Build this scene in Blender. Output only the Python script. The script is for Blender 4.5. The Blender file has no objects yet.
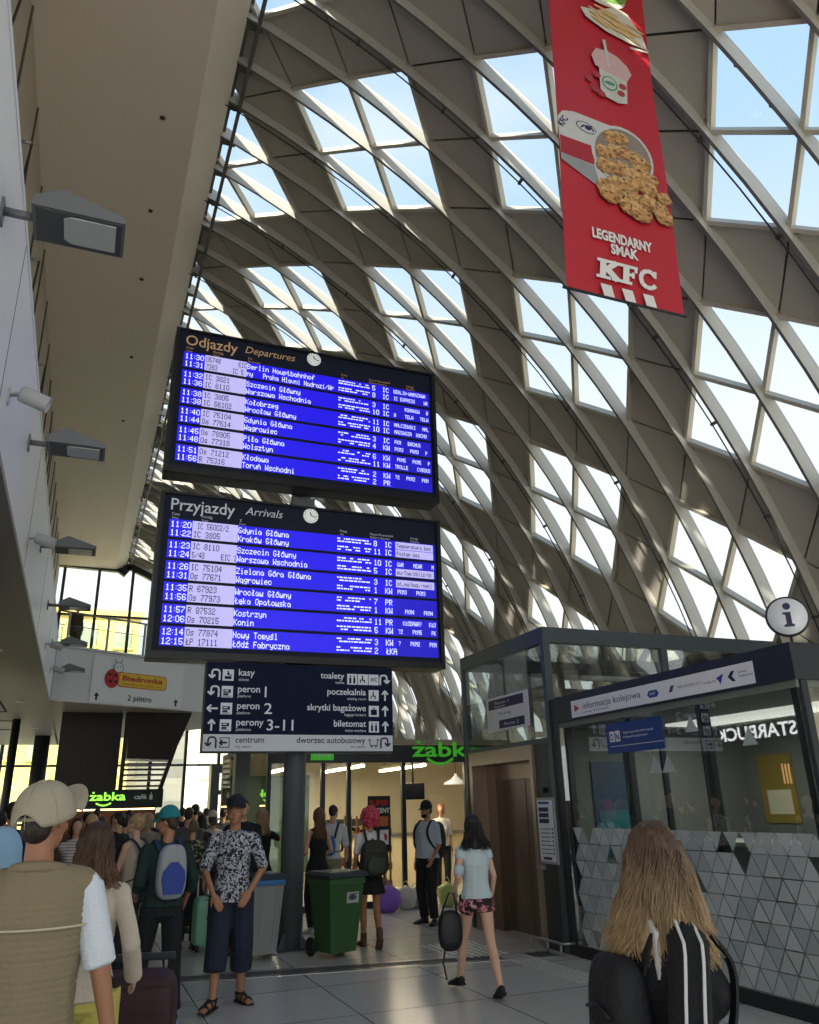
import bpy, bmesh, math, random
import numpy as np
from mathutils import Vector, Matrix, noise as mnoise
R = math.radians
PI = math.pi
rng = random.Random(7)
scn = bpy.context.scene
COL = scn.collection

# ------------------------------------------------------------------ materials
MATS = {}
def lin(c):
    if isinstance(c, str):
        c = c.lstrip('#')
        c = [int(c[i:i+2], 16) / 255 for i in (0, 2, 4)]
        c = [(x / 12.92 if x <= .04045 else ((x + .055) / 1.055) ** 2.4) for x in c]
    return (c[0], c[1], c[2], 1.0)

def mat(name, col, rough=.6, metal=0., var=.0, scale=8., bump=0., bscale=40., emit=0., spec=.5, stretch=None):
    """procedural material: base colour broken by noise, optional bump and emission"""
    if name in MATS: return MATS[name]
    m = bpy.data.materials.new(name); m.use_nodes = True
    nt = m.node_tree; N = nt.nodes; L = nt.links
    b = N['Principled BSDF']
    c = lin(col)
    b.inputs['Roughness'].default_value = rough
    b.inputs['Metallic'].default_value = metal
    b.inputs['Specular IOR Level'].default_value = spec
    tc = N.new('ShaderNodeTexCoord'); mp = N.new('ShaderNodeMapping')
    L.new(tc.outputs['Object'], mp.inputs['Vector'])
    if stretch: mp.inputs['Scale'].default_value = stretch
    nz = N.new('ShaderNodeTexNoise'); nz.inputs['Scale'].default_value = scale; nz.inputs['Detail'].default_value = 3
    L.new(mp.outputs['Vector'], nz.inputs['Vector'])
    mx = N.new('ShaderNodeMix'); mx.data_type = 'RGBA'
    mx.inputs[6].default_value = tuple(max(0, x * (1 - var)) for x in c[:3]) + (1,)
    mx.inputs[7].default_value = tuple(min(1, x * (1 + var)) for x in c[:3]) + (1,)
    L.new(nz.outputs['Fac'], mx.inputs[0]); L.new(mx.outputs[2], b.inputs['Base Color'])
    if bump:
        n2 = N.new('ShaderNodeTexNoise'); n2.inputs['Scale'].default_value = bscale
        L.new(mp.outputs['Vector'], n2.inputs['Vector'])
        bp = N.new('ShaderNodeBump'); bp.inputs['Strength'].default_value = bump; bp.inputs['Distance'].default_value = .02
        L.new(n2.outputs['Fac'], bp.inputs['Height']); L.new(bp.outputs['Normal'], b.inputs['Normal'])
    if emit:
        b.inputs['Emission Color'].default_value = c; b.inputs['Emission Strength'].default_value = emit
    MATS[name] = m
    return m

def glass_mat(name, tint=(1, 1, 1), refl=.09, rough=.0, body=0., bodycol=(.5, .5, .5)):
    """thin sheet of glass: see-through with a mirror reflection that grows at a glancing angle"""
    m = bpy.data.materials.new(name); m.use_nodes = True
    nt = m.node_tree; N = nt.nodes; L = nt.links
    N.remove(N['Principled BSDF']); out = N['Material Output']
    tr = N.new('ShaderNodeBsdfTransparent'); tr.inputs['Color'].default_value = (*tint, 1)
    gl = N.new('ShaderNodeBsdfGlossy'); gl.inputs['Roughness'].default_value = rough
    gl.inputs['Color'].default_value = (1, 1, 1, 1)
    lw = N.new('ShaderNodeLayerWeight'); lw.inputs['Blend'].default_value = .5
    pw = N.new('ShaderNodeMath'); pw.operation = 'POWER'; pw.inputs[1].default_value = 5
    L.new(lw.outputs['Facing'], pw.inputs[0])
    mu = N.new('ShaderNodeMath'); mu.operation = 'MULTIPLY_ADD'; mu.use_clamp = True
    mu.inputs[1].default_value = .9; mu.inputs[2].default_value = refl
    L.new(pw.outputs[0], mu.inputs[0])
    mx = N.new('ShaderNodeMixShader'); L.new(mu.outputs[0], mx.inputs[0])
    L.new(tr.outputs[0], mx.inputs[1]); L.new(gl.outputs[0], mx.inputs[2])
    last = mx
    if body:
        df = N.new('ShaderNodeBsdfDiffuse'); df.inputs['Color'].default_value = (*bodycol, 1)
        m2 = N.new('ShaderNodeMixShader'); m2.inputs[0].default_value = body
        L.new(mx.outputs[0], m2.inputs[1]); L.new(df.outputs[0], m2.inputs[2]); last = m2
    L.new(last.outputs[0], out.inputs['Surface'])
    MATS[name] = m
    return m

# ------------------------------------------------------------------ mesh building
class MB:
    """collects boxes, tubes, prisms and lettering; build() links them as ONE mesh object"""
    def __init__(self): self.v = []; self.f = []; self.mi = []; self.mats = []; self.sm = []
    def _m(self, m):
        if m not in self.mats: self.mats.append(m)
        return self.mats.index(m)
    def add(self, vs, fs, m, M=None, smooth=False):
        o = len(self.v); k = self._m(m)
        for p in vs:
            self.v.append(tuple(M @ Vector(p)) if M is not None else tuple(p))
        for f in fs:
            self.f.append([i + o for i in f]); self.mi.append(k); self.sm.append(smooth)
        return self
    def box(self, a, b, m, M=None, bevel=0.):
        x0, y0, z0 = [min(a[i], b[i]) for i in range(3)]; x1, y1, z1 = [max(a[i], b[i]) for i in range(3)]
        if bevel:
            e = min(bevel, (x1 - x0) * .45, (y1 - y0) * .45, (z1 - z0) * .45)
            bm = bmesh.new(); bmesh.ops.create_cube(bm, size=1)
            for v in bm.verts: v.co = Vector(((x0 + x1) / 2 + v.co.x * (x1 - x0), (y0 + y1) / 2 + v.co.y * (y1 - y0), (z0 + z1) / 2 + v.co.z * (z1 - z0)))
            bmesh.ops.bevel(bm, geom=bm.edges[:], offset=e, segments=2, affect='EDGES', profile=.7)
            bm.verts.index_update()
            self.add([v.co[:] for v in bm.verts], [[v.index for v in f.verts] for f in bm.faces], m, M, False); bm.free()
            return self
        vs = [(x0, y0, z0), (x1, y0, z0), (x1, y1, z0), (x0, y1, z0), (x0, y0, z1), (x1, y0, z1), (x1, y1, z1), (x0, y1, z1)]
        return self.add(vs, [(0, 3, 2, 1), (4, 5, 6, 7), (0, 1, 5, 4), (1, 2, 6, 5), (2, 3, 7, 6), (3, 0, 4, 7)], m, M)
    def bar(self, p, q, w, h, m, up=(0, 0, 1), M=None):
        """box-section bar from p to q: w wide, h along 'up'"""
        p = Vector(p); q = Vector(q); d = (q - p).normalized(); up = Vector(up)
        s = d.cross(up)
        if s.length < 1e-4: s = d.cross(Vector((1, 0, 0)))
        s.normalize(); u = s.cross(d).normalized(); vs = []
        for c in (p, q):
            for a, b in ((-1, -1), (1, -1), (1, 1), (-1, 1)): vs.append(c + s * (a * w / 2) + u * (b * h / 2))
        return self.add(vs, [(0, 3, 2, 1), (4, 5, 6, 7), (0, 1, 5, 4), (1, 2, 6, 5), (2, 3, 7, 6), (3, 0, 4, 7)], m, M)
    def tube(self, pts, r, m, n=10, M=None, closed=False):
        pts = [Vector(p) for p in pts]; K = len(pts)
        rr = r if isinstance(r, (list, tuple)) else [r] * K
        vs = []; ref = None
        for i, p in enumerate(pts):
            if closed: d = pts[(i + 1) % K] - pts[i - 1]
            else: d = pts[min(i + 1, K - 1)] - pts[max(i - 1, 0)]
            if d.length < 1e-9: d = Vector((0, 0, 1))
            d.normalize()
            if ref is None: ref = d.orthogonal().normalized()
            ref = (ref - d * ref.dot(d))
            if ref.length < 1e-6: ref = d.orthogonal()
            ref.normalize(); b = d.cross(ref)
            for j in range(n):
                a = 2 * PI * j / n; vs.append(p + (ref * math.cos(a) + b * math.sin(a)) * rr[i])
        fs = []
        for i in range(K if closed else K - 1):
            i2 = (i + 1) % K
            for j in range(n):
                j2 = (j + 1) % n; fs.append((i * n + j, i * n + j2, i2 * n + j2, i2 * n + j))
        if not closed:
            fs.append(list(range(n))[::-1]); fs.append([(K - 1) * n + j for j in range(n)])
        return self.add(vs, fs, m, M, True)
    def lathe(self, prof, m, n=24, M=None, smooth=True):
        """prof: list of (r, z) turned about z"""
        vs = []; fs = []
        for r, z in prof:
            for j in range(n):
                a = 2 * PI * j / n; vs.append((r * math.cos(a), r * math.sin(a), z))
        for i in range(len(prof) - 1):
            for j in range(n):
                j2 = (j + 1) % n; fs.append((i * n + j, i * n + j2, (i + 1) * n + j2, (i + 1) * n + j))
        fs.append(list(range(n))[::-1]); fs.append([(len(prof) - 1) * n + j for j in range(n)])
        return self.add(vs, fs, m, M, smooth)
    def prism(self, poly, d, m, M=None):
        """poly: 2-D outline in local x,z ; extruded from y=0 to y=d"""
        n = len(poly); vs = [(x, 0, z) for x, z in poly] + [(x, d, z) for x, z in poly]
        fs = [list(range(n)), [n + i for i in range(n)][::-1]]
        for i in range(n): j = (i + 1) % n; fs.append((i, n + i, n + j, j))
        return self.add(vs, fs, m, M)
    def ellipsoid(self, c, r, m, M=None, n=16, k=10, pw=1.0):
        vs = []; fs = []
        def sp(x): return math.copysign(abs(x) ** pw, x)
        for i in range(k + 1):
            t = -PI / 2 + PI * i / k
            for j in range(n):
                a = 2 * PI * j / n
                vs.append((c[0] + r[0] * sp(math.cos(t)) * sp(math.cos(a)), c[1] + r[1] * sp(math.cos(t)) * sp(math.sin(a)), c[2] + r[2] * sp(math.sin(t))))
        for i in range(k):
            for j in range(n):
                j2 = (j + 1) % n; fs.append((i * n + j, i * n + j2, (i + 1) * n + j2, (i + 1) * n + j))
        return self.add(vs, fs, m, M, True)
    def text(self, s, m, M, cap, width=None, bold=0., shear=0., align='L', off=0.):
        """lettering: x to the right, z up in the local frame of M, baseline at the origin"""
        vs, fs, w, capu = glyphs(s, bold, shear)
        if not vs: return self
        k = cap / capu; kx = (width / w) if width else k
        x0 = {'L': 0, 'C': -w * kx / 2, 'R': -w * kx}[align]
        return self.add([(x0 + x * kx, -off, y * k) for x, y in vs], fs, m, M)
    def build(self, name, parent=None, world=False, smooth=None):
        me = bpy.data.meshes.new(name); 
        vs = self.v
        if parent is not None and world:
            inv = parent.matrix_basis.inverted(); vs = [tuple(inv @ Vector(p)) for p in vs]
        me.from_pydata(vs, [], self.f)
        for mm in self.mats: me.materials.append(mm)
        me.polygons.foreach_set('material_index', self.mi)
        me.polygons.foreach_set('use_smooth', [s if smooth is None else smooth for s in self.sm])
        me.update()
        o = bpy.data.objects.new(name, me); COL.objects.link(o)
        if parent is not None: o.parent = parent
        return o

_GL = {}
def glyphs(s, bold, shear):
    key = (s, bold, shear)
    if key in _GL: return _GL[key]
    if 'ż' in s or 'ź' in s:            # z with its dot or stroke drawn by hand
        base = s.replace('ż', 'z').replace('ź', 'z'); vs, fs, w, cap = glyphs(base, bold, shear)
        vs = list(vs); fs = [list(f) for f in fs]; zw = glyphs('z', bold, shear)[2]
        for i, ch in enumerate(s):
            if ch in 'żź':
                xr = glyphs(base[:i + 1], bold, shear)[2]; xc = xr - zw / 2; b = cap * .94; t = cap * (.075 + bold); o = len(vs)
                if ch == 'ż': q = [(xc - t, b - t), (xc + t, b - t), (xc + t, b + t), (xc - t, b + t)]
                else: q = [(xc - t, b - 1.5 * t), (xc, b - 1.5 * t), (xc + 2 * t, b + 1.5 * t), (xc + .4 * t, b + 1.5 * t)]
                vs += q; fs.append([o, o + 1, o + 2, o + 3])
        _GL[key] = (vs, fs, w, cap); return _GL[key]
    def ev(t):
        cu = bpy.data.curves.new('t', 'FONT'); cu.body = t; cu.size = 1; cu.offset = bold; cu.shear = shear; cu.resolution_u = 3
        cu.fill_mode = 'FRONT' if hasattr(cu, 'fill_mode') else cu.fill_mode
        ob = bpy.data.objects.new('t', cu); COL.objects.link(ob)
        dg = bpy.context.evaluated_depsgraph_get(); me = bpy.data.meshes.new_from_object(ob.evaluated_get(dg))
        vs = [(v.co.x, v.co.y) for v in me.vertices]; fs = [list(p.vertices) for p in me.polygons]
        bpy.data.objects.remove(ob); bpy.data.curves.remove(cu); bpy.data.meshes.remove(me)
        return vs, fs
    vs, fs = ev(s)
    if 'cap' not in _GL:
        hv, _ = ev('H'); _GL['cap'] = max(y for x, y in hv)
    if vs:
        x0 = min(x for x, y in vs); vs = [(x - x0, y) for x, y in vs]; w = max(x for x, y in vs)
    else: w = 1
    _GL[key] = (vs, fs, w, _GL['cap'])
    return _GL[key]

# 5 x 7 dot patterns of the train displays (five columns per letter, bit 0 = top row)
DOTS = {}
_D = """0 3E4141413E|1 00427F4000|2 6251494946|3 2241494936|4 1814127F10|5 2F49494931|6 3E49494932|7 0171090503|8 3649494936|9 264949493E
A 7E0909097E|B 7F49494936|C 3E41414122|D 7F4141413E|E 7F49494941|F 7F09090901|G 3E41495132|H 7F0808087F|I 00417F4100|J 2040413F01|K 7F08142241|L 7F40404040|M 7F020C027F|N 7F0408107F|O 3E4141413E|P 7F09090906|Q 3E4151215E|R 7F09192946|S 2649494932|T 01017F0101|U 3F4040403F|V 1F2040201F|W 7F2018207F|X 6314081463|Y 0708700807|Z 6151494543
a 3844442878|b 7F48444438|c 3844444428|d 384444487F|e 3854545418|f 087E090102|g 18A4A4A47C|h 7F08040478|i 00447D4000|j 2040443D00|k 7F10284400|l 00417F4000|m 7C04780478|n 7C08040478|o 3844444438|p FC24242418|q 18242424FC|r 7C08040408|s 4854545424|t 043F444020|u 3C4040207C|v 1C2040201C|w 7C4070407C|x 4428102844|y 1CA0A0A07C|z 4464544C44
ł 10497F4200|Ł 107F484440|ó 384646453A|ę 385454D458|ą 38444468F8|ś 4854565524|ń 7C0A050478|ź 4464564D44|ż 4464554C44|ć 3844464528|/ 2010080402|- 0808080808|. 0060600000|? 0201510906|: 0036360000"""
for _e in _D.replace('\n', '|').split('|'):
    _c, _h = _e.split(' '); DOTS[_c] = [int(_h[i:i + 2], 16) for i in range(0, 10, 2)]
def dots(q, s, m, M, cw, cap, off=0.):
    """pixel lettering, one merged strip per run of lit dots"""
    pw = cw / 6; ph = cap / 7
    for i, ch in enumerate(s):
        if ch not in DOTS: continue
        cols = DOTS[ch]
        for row in range(8):
            c = 0
            while c < 5:
                if cols[c] >> row & 1:
                    e = c
                    while e < 5 and cols[e] >> row & 1: e += 1
                    x0 = i * cw + c * pw; x1 = i * cw + e * pw + pw * .12; z1 = (7 - row) * ph; z0 = z1 - ph * 1.02
                    q.add([(x0, -off, z0), (x1, -off, z0), (x1, -off, z1), (x0, -off, z1)], [(0, 1, 2, 3)], m, M); c = e
                else: c += 1
def tag(o, label=None, cat=None, group=None, kind=None):
    if label: o['label'] = label
    if cat: o['category'] = cat
    if group: o['group'] = group
    if kind: o['kind'] = kind
    return o
def thing(name, label, cat, loc=(0, 0, 0), rotz=0, group=None, kind=None):
    o = bpy.data.objects.new(name, None); COL.objects.link(o); o.empty_display_size = .1
    o.location = loc; o.rotation_euler = (0, 0, rotz)
    bpy.context.view_layer.update()
    return tag(o, label, cat, group, kind)
def struct(o): o['kind'] = 'structure'; return o
def children(o): return [c for c in bpy.data.objects if c.parent == o]
def copy_tree(o, parent=None):
    c = o.copy(); COL.objects.link(c); c.parent = parent
    for ch in children(o): copy_tree(ch, c)
    return c
def frame(o, xdir, zdir=(0, 0, 1)):
    """matrix whose local x = xdir, local z = zdir, local -y = facing direction"""
    x = Vector(xdir).normalized(); z = Vector(zdir).normalized(); y = z.cross(x)
    M = Matrix((x, y, z)).transposed().to_4x4(); M.translation = Vector(o); return M

m_case = mat('board_case', '#0c0e16', .4, .2)
m_dark = mat('dark_metal', '#303336', .45, .5, var=.05)
# ------------------------------------------------------------------ camera
def setup_camera():
    yaw, pitch, roll = R(22.326), R(20.372), R(-1.5056)
    f = Vector((math.sin(yaw) * math.cos(pitch), math.cos(yaw) * math.cos(pitch), math.sin(pitch)))
    r = Vector((math.cos(yaw), -math.sin(yaw), 0)); u = r.cross(f)
    c, s = math.cos(roll), math.sin(roll)
    r2 = c * r + s * u; u2 = c * u - s * r
    M = Matrix((r2, u2, -f)).transposed().to_4x4(); M.translation = Vector((0, 0, 1.62))
    cam = bpy.data.cameras.new('camera'); cam.sensor_fit = 'VERTICAL'; cam.sensor_height = 24.; cam.lens = 788 / 1024 * 24
    cam.clip_start = .05; cam.clip_end = 400
    o = bpy.data.objects.new('camera', cam); COL.objects.link(o); o.matrix_world = M; scn.camera = o
setup_camera()
scn.view_settings.view_transform = 'Standard'; scn.view_settings.look = 'None'
scn.view_settings.gamma = 1; scn.view_settings.use_curve_mapping = False
scn.view_settings.exposure = EXPOSURE = .22

# ------------------------------------------------------------------ sky and sun
def setup_world():
    w = bpy.data.worlds.new('sky'); scn.world = w; w.use_nodes = True
    nt = w.node_tree; N = nt.nodes; L = nt.links
    bg = N['Background']; tc = N.new('ShaderNodeTexCoord'); sp = N.new('ShaderNodeSeparateXYZ')
    L.new(tc.outputs['Generated'], sp.inputs[0])
    cr = N.new('ShaderNodeValToRGB'); e = cr.color_ramp.elements
    e[0].position = 0.; e[0].color = (1., 1.0, .98, 1)
    e[1].position = 1.; e[1].color = (.36, .58, .92, 1)
    a = cr.color_ramp.elements.new(.42); a.color = (.90, .96, 1., 1)
    a = cr.color_ramp.elements.new(.68); a.color = (.50, .72, .97, 1)
    L.new(sp.outputs['Z'], cr.inputs[0])
    nz = N.new('ShaderNodeTexNoise'); nz.inputs['Scale'].default_value = 2.2; nz.inputs['Detail'].default_value = 5
    mp = N.new('ShaderNodeMapping'); mp.inputs['Scale'].default_value = (1, 1, 2.4)
    L.new(tc.outputs['Generated'], mp.inputs[0]); L.new(mp.outputs[0], nz.inputs['Vector'])
    c2 = N.new('ShaderNodeValToRGB'); c2.color_ramp.elements[0].position = .48; c2.color_ramp.elements[1].position = .75
    c2.color_ramp.elements[1].color = (.7, .7, .7, 1)
    L.new(nz.outputs['Fac'], c2.inputs[0])
    mx = N.new('ShaderNodeMix'); mx.data_type = 'RGBA'; mx.inputs[7].default_value = (1, 1, 1, 1)
    L.new(c2.outputs[0], mx.inputs[0]); L.new(cr.outputs[0], mx.inputs[6]); L.new(mx.outputs[2], bg.inputs['Color'])
    bg.inputs['Strength'].default_value = 1.2
    s = bpy.data.lights.new('sun', 'SUN'); s.energy = 14; s.angle = R(.6); s.color = (1, .93, .78)
    o = bpy.data.objects.new('sun', s); COL.objects.link(o)
    d = Vector((.50, .45, -.55))
    o.rotation_euler = d.to_track_quat('-Z', 'Y').to_euler(); o.location = (-20, -20, 40)
setup_world()
# ================================================================== PEOPLE
V3 = Vector
def unit_sphere(n=12, k=8):
    vs = []; fs = []
    for i in range(k + 1):
        t = -PI / 2 + PI * i / k
        for j in range(n): a = 2 * PI * j / n; vs.append((math.cos(t) * math.cos(a), math.cos(t) * math.sin(a), math.sin(t)))
    for i in range(k):
        for j in range(n): j2 = (j + 1) % n; fs.append((i * n + j, i * n + j2, (i + 1) * n + j2, (i + 1) * n + j))
    return np.array(vs), fs
US, UF = unit_sphere()
UFA = np.array(UF)
_RT = np.random.RandomState(5).uniform(-1, 1, 4096)
def vnoise(x, y, z):
    """smooth value noise for whole arrays of points"""
    xi, yi, zi = np.floor(x).astype(int), np.floor(y).astype(int), np.floor(z).astype(int); u, v, w = x - xi, y - yi, z - zi
    u, v, w = [t * t * (3 - 2 * t) for t in (u, v, w)]
    def h(a, b, c): return _RT[(a * 73856093 ^ b * 19349663 ^ c * 83492791) & 4095]
    r = 0
    for i in (0, 1):
        for j in (0, 1):
            for k in (0, 1): r = r + h(xi + i, yi + j, zi + k) * (u if i else 1 - u) * (v if j else 1 - v) * (w if k else 1 - w)
    return r
class Blobs:
    """overlapping ellipsoids that are fused into one continuous skin"""
    def __init__(self): self.b = []
    def e(self, c, r, M=None):
        if M is None: M = Matrix.Identity(3)
        A = np.array(M) @ np.diag([r[0], r[1], r[2]]); self.b.append((np.array(c), A)); return self
    def limb(self, p, q, r0, r1, step=.02, flat=None, ends=True):
        """tapered limb; flat = (width factor, depth factor) with discs along the bone when ends are cut square"""
        p = V3(p); q = V3(q); d = q - p; L = d.length
        if L < 1e-6: return self
        n = max(2, int(L / step) + 1)
        if flat is None:
            for i in range(n + 1):
                t = i / n; r = r0 + (r1 - r0) * t; self.e(p + d * t, (r, r, r))
        else:
            z = d.normalized(); x = V3((1, 0, 0)) if abs(z.x) < .9 else V3((0, 1, 0)); y = z.cross(x).normalized(); x = y.cross(z).normalized()
            M = Matrix((x, y, z)).transposed()
            for i in range(n + 1):
                t = i / n; r = r0 + (r1 - r0) * t; self.e(p + d * t, (r * flat[0], r * flat[1], step * 1.1), M)
        return self
    def fuse(self, voxel, smooth=6, wob=0., wf=9., seed=0, cut=None):
        V = []; F = []; o = 0
        for c, A in self.b: V.append(US @ A.T + c); F.append(UFA + o); o += len(US)
        me = bpy.data.meshes.new('b'); V = np.concatenate(V); F = np.concatenate(F)
        me.from_pydata(V.tolist(), [], F.tolist())
        ob = bpy.data.objects.new('b', me); COL.objects.link(ob)
        m = ob.modifiers.new('r', 'REMESH'); m.mode = 'VOXEL'; m.voxel_size = voxel; m.adaptivity = 0; m.use_smooth_shade = True
        if smooth: m = ob.modifiers.new('s', 'SMOOTH'); m.factor = .5; m.iterations = smooth
        dg = bpy.context.evaluated_depsgraph_get(); out = bpy.data.meshes.new_from_object(ob.evaluated_get(dg))
        bpy.data.objects.remove(ob); bpy.data.meshes.remove(me)
        if cut:
            bm = bmesh.new(); bm.from_mesh(out)
            for co, no in cut:
                g = bm.verts[:] + bm.edges[:] + bm.faces[:]; r = bmesh.ops.bisect_plane(bm, geom=g, plane_co=co, plane_no=no, clear_outer=True)
                ed = [x for x in r['geom_cut'] if isinstance(x, bmesh.types.BMEdge)]
                if ed: bmesh.ops.edgeloop_fill(bm, edges=ed)
            bm.to_mesh(out); bm.free()
        if wob:
            n = len(out.vertices); co = np.empty(n * 3); out.vertices.foreach_get('co', co); co = co.reshape(-1, 3); nn = np.empty(n * 3); out.vertices.foreach_get('normal', nn); nn = nn.reshape(-1, 3)
            w = vnoise(co[:, 0] * wf + seed, co[:, 1] * wf, co[:, 2] * wf * .45) + .5 * vnoise(co[:, 0] * wf * 2.3, co[:, 1] * wf * 2.3 + seed, co[:, 2] * wf * .9)
            co += nn * (w * wob)[:, None]; out.vertices.foreach_set('co', co.ravel())
        out.polygons.foreach_set('use_smooth', [True] * len(out.polygons)); out.update()
        return out

def ik(a, t, l1, l2, pole):
    a = V3(a); t = V3(t); d = t - a; L = min(d.length, (l1 + l2) * .999); u = d.normalized()
    x = (l1 * l1 - l2 * l2 + L * L) / (2 * L); h = math.sqrt(max(0, l1 * l1 - x * x))
    pole = V3(pole); pp = (pole - u * pole.dot(u))
    if pp.length < 1e-5: pp = V3((0, 1, 0))
    return a + u * x + pp.normalized() * h, a + u * L

def hand(B, w, d, palm, side, sc, curl=.5, fine=True, spread=.0):
    """w wrist, d pointing direction, palm = direction the palm faces, side=+1 thumb towards cross(d,palm)"""
    d = V3(d).normalized(); palm = V3(palm); palm = (palm - d * palm.dot(d)).normalized(); s = d.cross(palm) * side
    M = Matrix((s, palm, d)).transposed()
    B.e(V3(w) + d * .045 * sc, (.038 * sc, .015 * sc, .05 * sc), M); B.e(V3(w) + d * .07 * sc, (.040 * sc, .014 * sc, .03 * sc), M)
    B.limb(w, V3(w) + d * .04 * sc, .024 * sc, .022 * sc, .01)
    if not fine:
        B.e(V3(w) + d * .115 * sc + palm * .02 * curl, (.036 * sc, .014 * sc, .05 * sc), M); return
    for k, (off, L) in enumerate(((.030, .070), (.011, .080), (-.009, .075), (-.028, .058))):
        p = V3(w) + d * .088 * sc + s * off * sc; a = curl * .5
        for seg, f in enumerate((.45, .32, .23)):
            dd = (d * math.cos(a) + palm * math.sin(a) + s * spread * off * 20).normalized(); q = p + dd * L * f * sc
            B.limb(p, q, (.0092 - .0008 * seg) * sc, (.0086 - .0008 * seg) * sc, .006); p = q; a += curl
    p = V3(w) + d * .02 * sc + s * .028 * sc; q = p + (d * .75 + s * .6 + palm * .25).normalized() * .045 * sc; r = q + (d * .9 + s * .2 + palm * .45).normalized() * .032 * sc
    B.limb(p, q, .013 * sc, .011 * sc, .006); B.limb(q, r, .010 * sc, .0085 * sc, .006)

SKIN = {'fair': '#c79a7d', 'tan': '#a9785a', 'pink': '#d0a58c', 'dark': '#8a5f48'}
def prof_lerp(prof, z):
    for (z0, a0, b0), (z1, a1, b1) in zip(prof[:-1], prof[1:]):
        if z0 <= z <= z1: t = (z - z0) / (z1 - z0); return a0 + (a1 - a0) * t, b0 + (b1 - b0) * t
    return prof[-1][1:] if z > prof[-1][0] else prof[0][1:]
MALE = [(.80, .155, .115), (.92, .160, .118), (1.0, .150, .108), (1.10, .143, .103), (1.2, .152, .108), (1.3, .168, .116), (1.37, .165, .112), (1.43, .12, .085), (1.48, .07, .07)]
FEM = [(.80, .160, .120), (.90, .165, .122), (1.0, .138, .102), (1.08, .124, .094), (1.18, .132, .102), (1.27, .144, .118), (1.35, .145, .103), (1.42, .105, .078), (1.48, .06, .062)]

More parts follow.
